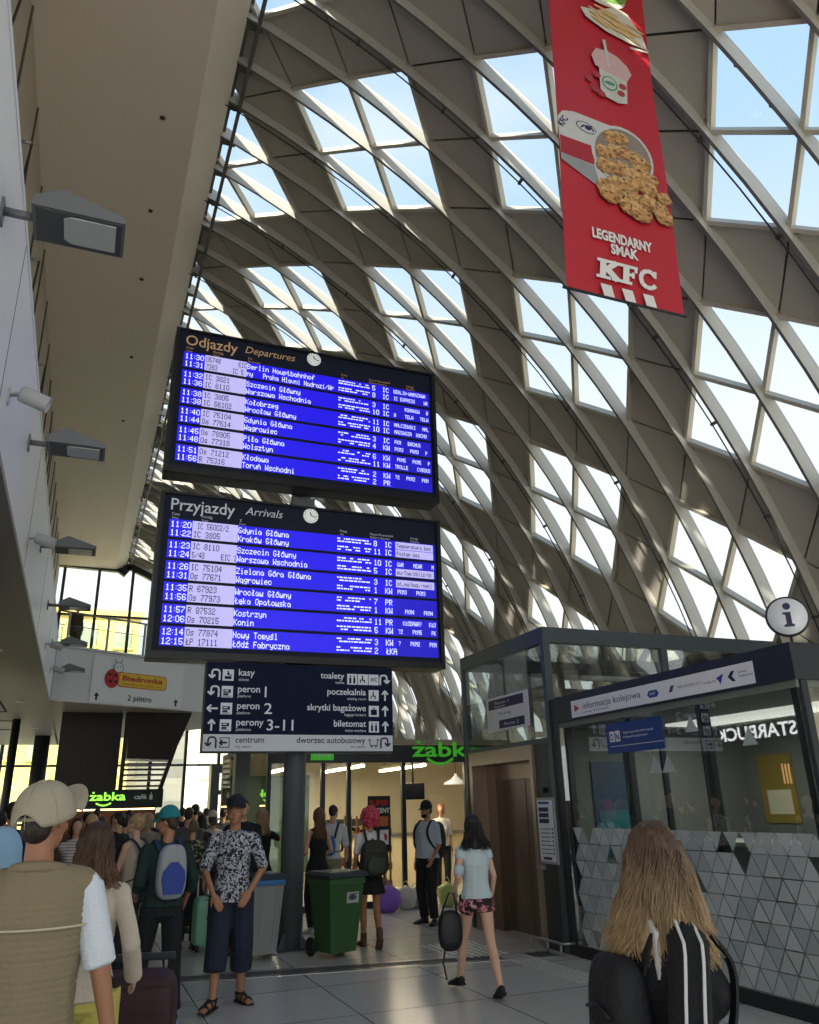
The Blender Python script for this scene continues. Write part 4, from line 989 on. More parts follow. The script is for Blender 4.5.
# slender slanted stay rods in front of it
rods = []
for q, y in enumerate((3.4, 5.2, 7.4, 10., 13., 17., 22., 28.)):
    t = MB(); t.tube([(-1.70, y, 8.2), (-1.70, y + .9, 11.4)], .018, m_cable, 6); t.tube([(-1.87, y + .9, 11.4), (-1.70, y + .9, 11.4)], .03, m_steel, 8); t.tube([(-1.87, y, 8.2), (-1.70, y, 8.2)], .03, m_steel, 8)
    o = t.build('stay_rod'); tag(o, 'thin dark slanted rod on small steel pins against the upper left wall', 'rod', 'slanted rods on the upper left wall')
# big beige soffit with its paler bevelled edge
m_soff = mat('soffit_beige', '#d6cabb', .7, var=.04, scale=.6, bump=.05, bscale=2)
m_soffe = mat('soffit_edge', '#d8cfc0', .65, var=.03)
s = MB(); s.box((-2.2, -8, 13.22), (.73, 41.4, 13.9), m_soff)
s.add([(.73, -8, 13.22), (1.235, -8, 13.52), (1.235, 41.4, 13.52), (.73, 41.4, 13.22), (.73, -8, 13.9), (1.235, -8, 13.9), (1.235, 41.4, 13.9), (.73, 41.4, 13.9)],
      [(0, 3, 2, 1), (4, 5, 6, 7), (1, 2, 6, 5), (0, 1, 5, 4), (3, 7, 6, 2)], m_soffe)
o = s.build('ceiling_left'); struct(o)
s = MB()
for y in (11.5, 14.0, 16.4, 20, 24): s.lathe([(.0, 0), (.045, 0), (.05, .02)], m_groove, 12, Matrix.Translation((.16, y, 13.205)))
o = s.build('trim_5'); struct(o)
# gutter rails between soffit and vault
g = MB()
m_gut = mat('gutter', '#5d5a54', .6, .2)
g.box((1.24, -8, 13.62), (1.30, 41.4, 13.74), m_gut); g.box((1.40, -8, 13.42), (1.46, 41.4, 13.5), m_gut)
y = -7.6
while y < 41: g.box((1.22, y, 13.55), (1.52, y + .12, 13.62), m_gut); y += .85
o = g.build('trim_6'); struct(o)

# ---- footbridge slab crossing at the back, with the shop banner on its white front
br = MB()
P = [(-.93, 24.75), (5.6, 28.1), (5.6, 31.0), (-1.0, 41.3)]
m_bw = mat('bridge_white', '#d9dbdc', .5, var=.02)
vs = [(x, y, 4.62) for x, y in P] + [(x, y, 4.95) for x, y in P]
br.add(vs, [(3, 2, 1, 0), (4, 5, 6, 7), (1, 2, 6, 5), (2, 3, 7, 6), (3, 0, 4, 7)], m_ceil)
a = Vector((-.93, 24.70, 4.60)); b = Vector((5.6, 28.05, 4.60)); dd = (b - a).normalized()
br.bar(a + Vector((0, 0, .77)), b + Vector((0, 0, .77)), .10, 1.5, m_bw)
br.bar(a + Vector((0, .05, 1.56)), b + Vector((0, .05, 1.56)), .30, .06, m_bw)
br.add([(x, y, 6.0) for x, y in [(-1.0, 24.9), (5.6, 28.3), (5.6, 31.0), (-1.0, 41.3)]] + [(x, y, 6.12) for x, y in [(-1.0, 24.9), (5.6, 28.3), (5.6, 31.0), (-1.0, 41.3)]], [(3, 2, 1, 0), (4, 5, 6, 7), (1, 2, 6, 5), (2, 3, 7, 6), (3, 0, 4, 7), (0, 1, 5, 4)], m_bw)
o = br.build('wall_bridge'); struct(o)
BM = frame(a + Vector((0, -.06, 0)), dd)   # local frame of the bridge front
def bridge_sign():
    t = thing('hanging_sign', 'white shop banner with ladybird and yellow name plate on the footbridge front', 'sign', BM.translation, 0)
    mw = mat('banner_white', '#e6e9ea', .5); L0 = 1.15; L1 = 4.25
    M = BM
    q = MB(); q.box((L0, -.03, .05), (L1, 0, 1.42), mw, M); q.build('panel', t, True)
    q = MB(); myl = mat('sign_yellow', '#e8c12e', .5); mrd = mat('sign_red', '#c22a2e', .5)
    def rr(x0, x1, z0, z1, r, y, m):
        poly = []
        for cx, cz, a0 in ((x1 - r, z0 + r, -90), (x1 - r, z1 - r, 0), (x0 + r, z1 - r, 90), (x0 + r, z0 + r, 180)):
            for s in range(7): an = R(a0 + 15 * s); poly.append((cx + r * math.cos(an), cz + r * math.sin(an)))
        q.prism(poly, .01, m, M @ Matrix.Translation((0, y, 0)))
    rr(1.95, 3.65, .56, 1.0, .14, -.045, mrd); rr(1.97, 3.63, .58, .98, .13, -.05, myl)
    q.text('Biedronka', mrd, M @ Matrix.Translation((2.12, -.053, .76)), .15, 1.38, bold=.03)
    q.text('Codziennie niskie ceny', mrd, M @ Matrix.Translation((2.12, -.053, .63)), .06, 1.38)
    q.build('name_plate', t, True)
    q = MB(); blk = mat('print_black', '#15161a', .6)
    q.ellipsoid((1.78, -.05, .78), (.24, .02, .28), mrd, M)
    for x, z, r in ((1.68, .9, .05), (1.72, .7, .055), (1.88, .88, .05), (1.9, .7, .05)): q.ellipsoid((x, -.07, z), (r, .006, r), blk, M)
    q.box((1.775, -.075, .52), (1.79, -.065, 1.05), blk, M)
    q.ellipsoid((1.95, -.055, 1.12), (.15, .02, .15), mw, M); 
    for s in range(24):
        a0 = 2 * PI * s / 24; a1 = 2 * PI * (s + 1) / 24
        q.bar((1.95 + .15 * math.cos(a0), -.06, 1.12 + .15 * math.sin(a0)), (1.95 + .15 * math.cos(a1), -.06, 1.12 + .15 * math.sin(a1)), .012, .012, blk, up=(0, 1, 0), M=M)
    for x in (1.90, 2.0): q.ellipsoid((x, -.08, 1.14), (.014, .006, .022), blk, M)
    q.bar((1.88, -.075, 1.26), (1.80, -.075, 1.36), .01, .01, blk, up=(0, 1, 0), M=M); q.bar((2.0, -.075, 1.26), (2.06, -.075, 1.37), .01, .01, blk, up=(0, 1, 0), M=M)
    q.build('ladybird', t, True)
    q = MB(); q.text('2 piętro', blk, M @ Matrix.Translation((2.35, -.035, .18)), .16, .82, bold=.02)
    for x in (1.32, 4.0):
        q.prism([(x, .12), (x + .06, .12), (x + .06, .24), (x + .12, .24), (x + .03, .34), (x - .06, .24), (x, .24)], .004, blk, M @ Matrix.Translation((0, -.036, 0)))
    q.build('lettering', t, True)
bridge_sign()
# railing on the footbridge / gallery
def gallery_railing():
    t = thing('railing', 'glass and steel balustrade on top of the white footbridge at the back', 'railing', BM.translation)
    M = BM; q = MB()
    q.tube([M @ Vector((0.1, .3, 2.65)), M @ Vector((7.2, .3, 2.65))], .03, m_steel); q.tube([M @ Vector((0.1, .3, 2.25)), M @ Vector((7.2, .3, 2.25))], .012, m_steel)
    q.build('handrail', t, True)
    for s in range(6):
        q = MB(); x = .4 + 1.25 * s; q.box((x, .27, 1.55), (x + .05, .33, 2.65), m_steel, M); q.build('post', t, True)
    q = MB(); q.box((.1, .29, 1.62), (7.2, .302, 2.2), glass_mat('rail_glass', (.9, .95, .95), .05), M); q.build('glass_panel', t, True)
gallery_railing()

# ---- glazed gable wall at the far end
m_mull = mat('mullion', '#3d4146', .5, .4)
m_glass = glass_mat('facade_glass', (.93, .96, .96), .03)
def facade():
    f = MB(); g = MB()
    # arch line: from the left, rising then following the vault
    def top(x):
        if x < 1.3: return 13.2
        best = 13.2
        ns = sorted(PROF)
        for a, b in zip(ns[:-1], ns[1:]):
            xa, za = PROF[a]; xb, zb = PROF[b]
            if xa <= x <= xb and xb > xa: return za + (zb - za) * (x - xa) / (xb - xa)
        return 0
    xs = []
    x = -14.6
    while x < 11.3: xs.append(x); x += 1.62
    for x in xs:
        zt = top(x) - .05
        if zt < .3: continue
        f.box((x - .07, 41.38, 0), (x + .07, 41.62, zt), m_mull)
    for z in (1.2, 3.7, 6.2, 8.9, 10.8):
        xr = 11.4
        while top(xr) < z and xr > 2: xr -= .1
        f.box((-15, 41.4, z - .05), (xr, 41.56, z + .05), m_mull)
    # dark arched edge beam
    px = [1.0 + .35 * i for i in range(31)]
    for a, b in zip(px[:-1], px[1:]):
        if top(b) < .5: break
        f.bar((a, 41.45, top(a) - .2), (b, 41.45, top(b) - .2), .3, .38, m_mull)
    f.bar((-2.4, 41.45, 13.35), (1.0, 41.45, 13.25), .3, .3, m_mull)
    poly = [(-15, 0), (11.4, 0)]
    xx = 11.4
    while xx > 1.3:
        poly.append((xx, top(xx))); xx -= .4
    poly += [(1.3, 13.2), (-15, 13.2)]
    g.prism(poly, .02, m_glass, Matrix.Translation((0, 41.5, 0)))
    o = f.build('window_gable'); struct(o); p = g.build('pane', o)
facade()
# round columns under the slab at the far left
for x, y in ((-2.05, 30.0), (-1.45, 36.5)):
    t = MB(); t.tube([(0, 0, 0), (0, 0, 4.62)], .13 if y == 30.0 else .30, m_dark, 20); o = t.build('column'); o.location = (x, y, 0)
    tag(o, {30.0: 'dark round column nearer the viewer at far left of the glazed end wall', 36.5: 'dark round column close to the glazed end wall beside the stairs'}[y], 'column')
# storefront wall on the left with a lit sign above head height
m_shopwall = mat('storefront_dark', '#2a2928', .35, var=.1)
w = MB(); w.box((-2.5, 6, 0), (-2.1, 20, 4.55), m_shopwall)
o = w.build('wall_storefront'); struct(o)
fm = frame((-2.08, 11.78, 2.72), (0, 1, 0)); t = MB(); t.text('STARBUCKS', mat('sign_white_lit', '#ffffff', .5, emit=2.6), fm, .26, 2.35, bold=.02)
o = t.build('shop_lettering'); tag(o, 'lit white coffee shop name on the dark left storefront, mirrored in the kiosk glass', 'sign')

# ---- outdoors beyond the glass
m_grd = mat('street_paving', '#b9b3a5', .9, var=.1, scale=.5)
o = MB().box((-60, 41.7, -.3), (80, 120, -.02), m_grd).build('ground'); struct(o)
o = MB().box((12.7, -30, -.3), (80, 41.6, -.02), m_grd).build('ground_side'); struct(o)
def building(name, label, x0, x1, y, h, wallc, winc, n, rows, loc_cat='building'):
    t = thing(name, label, loc_cat, ((x0 + x1) / 2, y, 0))
    q = MB(); q.box((x0, y, 0), (x1, y + 8, h), mat('facade_' + wallc, wallc, .9, var=.05, scale=.3)); q.box((x0 - .2, y - .3, h - .4), (x1 + .2, y, h), mat('facade_' + wallc, wallc, .9)); q.build('wall', t, True)
    mw = mat('facade_window_' + winc, winc, .15)
    for r in range(rows):
        for c in range(n):
            xa = x0 + (x1 - x0) * (c + .25) / n; xb = x0 + (x1 - x0) * (c + .75) / n; za = h * (r + .3) / rows; zb = h * (r + .75) / rows
            q = MB(); q.box((xa, y - .06, za), (xb, y + .02, zb), mw); q.box((xa - .1, y - .12, za - .12), (xb + .1, y, za), mat('facade_' + wallc, wallc, .9)); q.build('window', t, True)
building('yellow_building', 'pale yellow block seen through the glazed end wall at far left', -16, 3.3, 62, 15.8, '#dfcc78', '#a3a58e', 8, 4)
building('cream_building', 'cream white block seen through the glazed end wall behind the crowd', 3.5, 15, 66, 9.2, '#e2ddd0', '#c2c0b4', 5, 3)
# ================================================================== LAMPS ON THE PARAPET
m_lgrey = mat('lamp_grey', '#75787c', .45, .3)
m_lglass = mat('lamp_glass', '#b9bfbd', .15)
def flood(y, z, label):
    t = thing('wall_floodlight', label, 'lamp', (-.93, y, z), 0, None)
    q = MB(); q.box((0, .12, -.08), (.02, .24, .10), m_lgrey, bevel=.005); q.build('wall_plate', t)
    q = MB(); q.tube([(.01, .18, .02), (.24, .18, .02)], .032, m_lgrey, 14); q.build('arm', t)
    q = MB(); q.prism([(.21, -.02), (.83, -.02), (.83, .03), (.40, .165), (.21, .06)], .40, m_lgrey, Matrix.Translation((0, -.02, 0)))
    q.box((.235, .0, -.03), (.81, .36, -.018), mat('lamp_recess', '#4c4e50', .5))
    q.build('lamp_head', t)
    q = MB(); P = [(.42, .05), (.47, .02), (.77, .02), (.77, .31), (.47, .31), (.42, .27)]
    q.add([(x, y, -.042) for x, y in P] + [(x, y, -.028) for x, y in P], [(5, 4, 3, 2, 1, 0), (6, 7, 8, 9, 10, 11)] + [(i, (i + 1) % 6, (i + 1) % 6 + 6, i + 6) for i in range(6)], m_lglass)
    # the pane lies flat under the head
    o = q.build('lamp_window', t); o['label'] = 'pale frosted lamp window under the head'
    return t
LF = ['nearest', 'second', 'third', 'fourth', 'fifth', 'farthest']
for i, (y, z) in enumerate(((5.03, 5.62), (9.05, 5.62), (13.1, 5.62), (17.2, 5.62), (21.2, 5.6), (24.2, 5.42))):
    flood(y, z, 'grey wedge floodlight on the white parapet, %s of six from the viewer' % LF[i])
m_spot = mat('spot_white', '#b6b8ba', .4)
for i, (y, z) in enumerate(((7.05, 5.1), (10.9, 4.98), (18.6, 5.02), (22.4, 5.1))):
    t = thing('wall_spotlight', 'white cylinder spotlight low on the parapet, %s of four from the viewer' % ['nearest', 'second', 'third', 'farthest'][i], 'lamp', (-.93, y, z))
    q = MB(); q.box((0, -.04, -.07), (.015, .04, .07), m_spot); q.bar((.01, 0, .03), (.14, 0, .05), .07, .02, m_spot); q.build('bracket', t)
    M = Matrix.Translation((.10, 0, .05)) @ Matrix.Rotation(R(108), 4, 'Y')
    q = MB(); q.lathe([(.0, 0), (.07, 0), (.075, .02), (.075, .25), (.068, .25), (.06, .20)], m_spot, 20, M); q.build('housing', t)
    q = MB(); q.lathe([(.0, .22), (.064, .22), (.064, .225)], m_dark, 20, M); q.build('lens', t)

# ================================================================== INFORMATION BOARDS
m_navy = mat('board_navy', '#121a30', .6, spec=.25)
m_pwhite = mat('print_white', '#c9ced6', .5, emit=.12)
m_porange = mat('print_amber', '#c9a274', .5, emit=.15)
m_blue = mat('display_blue', '#1c10e0', .4, emit=.62, var=.12, scale=1.3)
m_blue2 = mat('display_blue_dim', '#1a12c8', .4, emit=.5, var=.1, scale=2)
m_lav = mat('display_lavender', '#b9b4ee', .4, emit=.62, var=.06, scale=3)
m_txt = mat('display_text', '#c3c8ff', .4, emit=1.1)
m_ink = mat('display_ink', '#1b1840', .5, emit=.05)
m_clock = mat('clock_face', '#dfe3df', .4, emit=.35)
YB = 10.1
DEP = [(('11:30', '05748      EIC', 'Berlin Hauptbahnhof', '5', 'IC', 'BERLIN-WARSZAWA', 0), ('11:31', '7263     IC 5', 'ny   Praha Hlavni Nadrazi/Wr', '8', 'IC', 'IC EXPRESS    WR', 0)),
       (('11:32', 'IC 3821', 'Szczecin Główny', '3', 'IC', '     ROMANOW   BR', 0), ('11:36', 'IC 8110', 'Warszawa Wschodnia', '10', 'IC', 'W    TELW   TELW', 0)),
       (('11:38', 'IC 3805', 'Kołobrzeg', '11', 'IC', 'MALCZEWSKI   MAL', 0), ('11:38', 'IC 56102', 'Wrocław Główny', '10', 'IC', 'MAZOWSZA  WSCHO', 0)),
       (('11:40', 'IC 75104', 'Gdynia Główna', '3', 'IC', 'PKM   BACHUS', 0), ('11:44', 'Os 77614', 'Wągrowiec', '4', 'KW', 'PKM3   PKM3   P', 0)),
       (('11:45', 'Os 78905', 'Piła Główna', '6', 'KW', ' PKM5   PKM5   P', 0), ('11:48', 'Os 77318', 'Wolsztyn', '11', 'KW', 'TROLLE    CYBSKO', 0)),
       (('11:51', 'Os 71212', 'Kłodawa', '2', 'KW', '?2   PKM2   PKM', 0), ('11:56', 'R 75316', 'Toruń Wschodni', '2', 'PR', '', 0))]
ARR = [(('11:20', ' IC 56002/2', 'Gdynia Główna', '8', 'IC', 'Temperatura bez', 1), ('11:22', 'IC 3805', 'Kraków Główny', '11', 'IC', 'Postęp bez', 1)),
       (('11:23', 'IC 8110', 'Szczecin Główny', '10', 'IC', 'GWR    MEWR    ME', 0), ('11:24', '5/48     EIC 1', 'Warszawa Wschodnia', '5', 'IC', 'eu/Tam/zbliż/do', 1)),
       (('11:26', 'IC 75104', 'Zielona Góra Główna', '3', 'IC', 'at.mg/bag./neki', 1), ('11:31', 'Os 77671', 'Wągrowiec', '1', 'KW', 'PKM3    PKM3    P', 0)),
       (('11:35', 'R 67923', 'Wrocław Główny', '7', 'PR', '', 0), ('11:56', 'Os 77973', 'Łęka Opatowska', '1', 'KW', '   PKM4    PKM4', 0)),
       (('11:57', 'R 87532', 'Kostrzyn', '11', 'PR', '  KŁODAWA?   KŁO', 0), ('12:06', 'Os 70215', 'Konin', '5', 'KW', '?2    PKM5    PKM2', 0)),
       (('12:14', 'Os 77874', 'Nowy Tomyśl', '3', 'KW', '?    PKM2    PKM2', 0), ('12:15', 'ŁP 17111', 'Łódź Fabryczna', '2', 'ŁKA', '', 0))]
def FM(x, z, dy=0.): return frame((x, YB - dy, z), (1, 0, 0))
def strip(s): return s.lstrip()
def board(name, label, title, title2, rows, x0, x1, z0, z1, top0, pitch, z_title, title_mat, heads, zhead, t2x, ttw):
    t = thing(name, label, 'display board', ((x0 + x1) / 2, YB + .15, z0))
    q = MB(); q.box((x0, YB + .012, z0), (x1, YB + .34, z1), m_case, bevel=.02)
    for a, b in (((x0, z0), (x1, z0 + .09)), ((x0, z1 - .03), (x1, z1)), ((x0, z0 + .09), (x0 + .05, z1 - .03)), ((x1 - .06, z0 + .09), (x1, z1 - .03))):
        q.box((a[0], YB - .03, a[1]), (b[0], YB + .0115, b[1]), m_case)
    q.build('casing', t, True)
    q = MB(); q.box((x0 + .05, YB, z0 + .09), (x1 - .06, YB + .011, z1 - .03), m_navy); q.build('header_panel', t, True)
    q = MB(); q.text(title, title_mat, FM(x0 + .14, z_title, .004), .165, ttw, bold=.008); q.build('title', t, True)
    q = MB(); q.text(title2, title_mat, FM(t2x, z_title + .035, .004), .115, None, shear=.25); q.build('subtitle', t, True)
    for s, x, z, cap in heads: q = MB(); q.text(s, title_mat, FM(x, z, .004), cap); q.build('column_heading', t, True)
    # clock
    q = MB(); M = frame((2.65, YB, top0 + .245), (1, 0, 0))
    MM = M @ Matrix.Rotation(R(90), 4, 'X')
    q.lathe([(.0, .0), (.105, .0), (.108, .012), (.1, .02), (.0, .02)], m_clock, 32, MM); 
    o = q.build('clock', t, True)
    q = MB()
    for k in range(12):
        a = R(30 * k); q.bar((.08 * math.sin(a), -.024, .08 * math.cos(a)), (.093 * math.sin(a), -.024, .093 * math.cos(a)), .007, .004, m_ink, up=(0, 1, 0), M=M)
    for a, l, w in ((R(345), .05, .012), (R(105), .08, .009)):
        q.bar((0, -.027, 0), (l * math.sin(a), -.027, l * math.cos(a)), w, .004, m_ink, up=(0, 1, 0), M=M)
    hands = q.build('clock_hands', o, False); hands.data.transform(t.matrix_basis.inverted())
    rg = random.Random(len(title))
    for k, band in enumerate(rows):
        zt = top0 - pitch * k; H = .243
        q = MB()
        q.box((.765, YB - .004, zt - H), (1.06, YB - .001, zt), m_blue, None); q.box((1.06, YB - .004, zt - H), (1.655, YB - .001, zt), m_lav)
        q.box((1.655, YB - .004, zt - H), (3.9, YB - .001, zt), m_blue); q.box((3.9, YB - .004, zt - H), (4.53, YB - .001, zt), m_blue2)
        for r, row in enumerate(band):
            zb = zt - .108 - .118 * r; cap = .083
            tm, num, dest, trk, car, note, inv = row
            dots(q, tm[:2], m_txt, FM(.785, zb, .006), .06, cap); dots(q, tm[3:], m_txt, FM(.935, zb, .006), .06, cap)
            for dz in (.02, .055): q.box((.912, YB - .006, zb + dz), (.92, YB - .005, zb + dz + .01), m_txt)
            dots(q, num, m_ink, FM(1.08, zb, .006), .050 if len(num) < 11 else .0415, cap)
            dots(q, dest, m_txt, FM(1.66, zb, .006), .0535 if len(dest) < 24 else .047, cap)
            for l in range(2):
                x = 3.04
                zz = zb + .058 - .04 * l
                while x < 3.52:
                    wd = rg.uniform(.02, .07)
                    if rg.random() < .82: q.box((x, YB - .006, zz), (min(x + wd, 3.54), YB - .005, zz + .019), m_txt)
                    x += wd + .012
            dots(q, trk, m_txt, FM(3.58, zb, .006), .058, cap); dots(q, car, m_txt, FM(3.745, zb, .006), .056, cap)
            if inv: q.box((3.91, YB - .006, zb - .012), (4.5, YB - .005, zb + .098), m_lav)
            if note:
                nmax = int((4.51 - 3.93) / .036)
                dots(q, note[:nmax], m_ink if inv else m_txt, FM(3.93, zb + .01, .008), .036, .062)
        q.build('timetable_row', t, True)
    return t
HD = lambda z: [('Czas', .79, z, .038), ('Time', .79, z - .05, .03), ('Pociąg', 1.17, z, .038), ('Train', 1.17, z - .05, .03), ('Przez', 3.08, z, .034), ('Via', 3.08, z - .045, .028),
                ('Peron Przewoźnik', 3.53, z, .034), ('Platform Operator', 3.53, z - .045, .028), ('Uwagi', 4.15, z, .034), ('Remarks', 4.15, z - .045, .028)]
board('departures_board', 'upper dark blue display board headed Odjazdy, with clock and rows of departures', 'Odjazdy', 'Departures', DEP, .64, 4.63, 5.86, 8.08, 7.712, .288, 7.83, m_porange,
      HD(7.765) + [('Do', 1.67, 7.765, .034), ('Destination', 1.67, 7.72, .028)], 7.77, 1.62, .73)
board('arrivals_board', 'lower dark blue display board headed Przyjazdy, with clock and rows of arrivals', 'Przyjazdy', 'Arrivals', ARR, .63, 4.62, 3.38, 5.57, 5.195, .283, 5.325, m_pwhite,
      HD(5.25) + [('Z', 1.67, 5.25, .034), ('From', 1.67, 5.205, .028)], 5.25, 1.74, .83)
# round post that carries both boards, with a footplate and gussets
m_post = mat('post_grey', '#6b7175', .45, .2)
t = thing('sign_post', 'thick dark grey round post with bolted footplate holding up the display boards', 'post', (2.64, 10.62, 0))
q = MB(); q.tube([(0, 0, 0), (0, 0, 7.6)], .145, m_post, 28); q.build('shaft', t)
q = MB(); q.box((-.28, -.28, 0), (.28, .28, .02), m_post); q.build('footplate', t)
for a in range(4):
    q = MB(); q.prism([(.14, .02), (.27, .02), (.27, .05), (.14, .2)], .02, m_post, Matrix.Rotation(R(45 + 90 * a), 4, 'Z') @ Matrix.Translation((0, -.01, 0))); q.build('gusset', t)
for z in (5.72, 3.33):
    q = MB(); q.box((-.16, -.17, z - .12), (.16, 0, z + .12), m_post); q.build('bracket', t)
for z in (4.4, 6.9):
    q = MB(); q.box((-.5, -.175, z - .08), (.5, -.14, z + .08), m_post); q.build('bracket', t)

# way-finding board below
def wayboard():
    x0, x1, z0, z1 = 1.37, 3.82, 2.285, 3.36
    t = thing('wayfinding_sign', 'dark blue direction sign with arrows and pictograms below the arrivals board', 'sign', (2.57, YB + .1, z0))
    q = MB(); q.box((x0 - .012, YB + .004, z0 - .02), (x1 + .012, YB + .16, z1), m_case, bevel=.01); q.build('casing', t, True)
    mn = mat('sign_navy', '#101b38', .75, spec=.2); mw = mat('sign_pale', '#d6dce6', .6)
    q = MB(); q.box((x0, YB - .002, 2.485), (x1, YB + .003, z1), mn); q.build('dark_panel', t, True)
    q = MB(); q.box((x0, YB - .003, z0), (x1, YB + .003, 2.483), mw); q.build('pale_panel', t, True)
    dk = m_ink
    def arrow(x, z, kind, m, s=.13):
        M = FM(x, z, .006); w = .022
        def seg(a, b): g.bar((a[0], 0, a[1]), (b[0], 0, b[1]), w, .004, m, up=(0, 1, 0), M=M)
        if kind == 'up': seg((0, -s * .5), (0, s * .45)); seg((0, s * .5), (-s * .32, s * .12)); seg((0, s * .5), (s * .32, s * .12))
        if kind == 'left': seg((s * .5, 0), (-s * .45, 0)); seg((-s * .5, 0), (-s * .12, s * .32)); seg((-s * .5, 0), (-s * .12, -s * .32))
        if kind in ('uturn', 'uturnr'):
            f = 1 if kind == 'uturn' else -1
            pts = [(.5, -.5), (.5, .25), (.4, .45), (.1, .5), (-.15, .45), (-.22, .25), (-.22, -.3)]
            pts = [(p[0] * s * f, p[1] * s) for p in pts]
            for a, b in zip(pts[:-1], pts[1:]): seg(a, b)
            e = pts[-1]; seg(e, (e[0] - s * .3 * f, e[1] + s * .3)); seg(e, (e[0] + s * .3 * f, e[1] + s * .3))
    def picto(x, z, kind, m, mi, s=.14):
        M = FM(x, z, .005)
        g.box((-s / 2, -.002, -s / 2), (s / 2, 0, s / 2), m, M); M = FM(x, z, .009)
        def b(x0, z0, x1, z1): g.box((x0 * s, -.001, z0 * s), (x1 * s, 0, z1 * s), mi, M)
        if kind == 'train': b(-.35, -.1, .3, .2); b(-.35, -.32, .1, -.15); b(-.4, -.42, .35, -.37); g.box((-.25 * s, -.003, .02 * s), (.1 * s, -.001, .13 * s), m, M)
        elif kind == 'desk': b(-.3, -.35, .3, -.1); b(-.1, 0, .1, .2); g.ellipsoid((0, -.001, .28 * s), (.08 * s, .001, .08 * s), mi, M); b(.1, -.05, .3, .05)
        elif kind == 'people': b(-.3, -.4, -.1, .15); b(.1, -.4, .3, .15); g.ellipsoid((-.2 * s, -.001, .28 * s), (.08 * s, .001, .08 * s), mi, M); g.ellipsoid((.2 * s, -.001, .28 * s), (.08 * s, .001, .08 * s), mi, M)
        elif kind == 'chair': g.ellipsoid((-.05 * s, -.001, .3 * s), (.08 * s, .001, .08 * s), mi, M); b(-.12, -.1, .02, .2); b(-.12, -.12, .2, -.02); b(.1, -.35, .2, -.1); b(-.3, -.3, -.2, 0)
        elif kind == 'bag': b(-.3, -.35, .3, .15); b(-.12, .15, -.06, .32); b(.06, .15, .12, .32); b(-.12, .27, .12, .32)
        elif kind == 'wc': g.text('WC', mi, FM(x - .05, z - .025, .010), .055, .10, bold=.02)
    class G:
        def __getattr__(self, k): return getattr(self.q, k)
        def cut(self, name): 
            if self.q.v: self.q.build(name, t, True)
            self.q = MB()
    g = G(); g.q = MB()
    rowz = [3.2, 2.995, 2.79, 2.59]
    left = [('uturn', 'desk', 'kasy', 'tickets', None), ('uturn', 'train', 'peron', 'platform', '1'), ('left', 'train', 'peron', 'platform', '2'), ('up', 'train', 'perony', 'platforms', '3-11')]
    for z, (ar, pc, tx, sub, num) in zip(rowz, left):
        arrow(1.46, z, ar, m_pwhite); g.cut('arrow'); picto(1.63, z, pc, m_pwhite, mn); g.cut('pictogram')
        g.text(tx, m_pwhite, FM(1.76, z + .0, .006), .085, None, bold=.012); g.text(sub, m_pwhite, FM(1.76, z - .065, .006), .035); g.cut('wording')
        if num: g.text(num, m_pwhite, FM(2.10 if len(tx) < 6 else 2.14, z - .055, .006), .135, {'1': .022, '2': .10, '3-11': .34}[num], bold=.006); g.cut('number')
    right = [('uturnr', ['people', 'chair', 'wc'], 'toalety', 'toilets'), ('up', ['chair'], 'poczekalnia', 'waiting room'), ('up', ['bag'], 'skrytki bagażowe', 'luggage lockers'), ('up', ['people'], 'biletomat', 'ticket machine')]
    for z, (ar, pcs, tx, sub) in zip(rowz, right):
        arrow(3.72, z, ar, m_pwhite); g.cut('arrow')
        for i, pc in enumerate(pcs): picto(3.56 - .15 * (len(pcs) - 1 - i), z, pc, m_pwhite, mn); g.cut('pictogram')
        xr = 3.56 - .15 * (len(pcs) - 1) - .11
        g.text(tx, m_pwhite, FM(xr, z + .0, .006), .082, None, bold=.012, align='R'); g.text(sub, m_pwhite, FM(xr, z - .065, .006), .035, align='R'); g.cut('wording')
    z = 2.385; arrow(1.46, z, 'uturn', dk); g.cut('arrow')
    for a, b in (((-.06, -.06), (.06, -.05)), ((-.06, .05), (.06, .06)), ((.05, -.06), (.06, .06)), ((-.06, .03), (-.05, .06)), ((-.06, -.06), (-.05, -.03))):
        g.box((1.63 + a[0], YB - .007, z + a[1]), (1.63 + b[0], YB - .005, z + b[1]), dk)
    arrow(1.615, z, 'left', dk, .09); g.cut('pictogram')
    g.text('centrum', dk, FM(1.76, z, .006), .075, None, bold=.01); g.text('city centre', dk, FM(1.76, z - .06, .006), .032); g.cut('wording')
    g.text('dworzec autobusowy', dk, FM(3.44, z, .006), .075, None, bold=.01, align='R'); g.text('bus station', dk, FM(3.44, z - .06, .006), .032, align='R'); g.cut('wording')
    for a, b in (((-.055, -.035), (.055, -.025)), ((-.055, -.03), (-.045, .05)), ((.045, -.03), (.055, .05)), ((-.04, -.055), (-.02, -.03)), ((.02, -.055), (.04, -.03)), ((-.07, .03), (-.055, .05)), ((.055, .03), (.07, .05))):
        g.box((3.555 + a[0], YB - .007, z + a[1]), (3.555 + b[0], YB - .005, z + b[1]), dk)
    g.cut('pictogram'); arrow(3.72, z, 'uturnr', dk); g.cut('arrow')
wayboard()

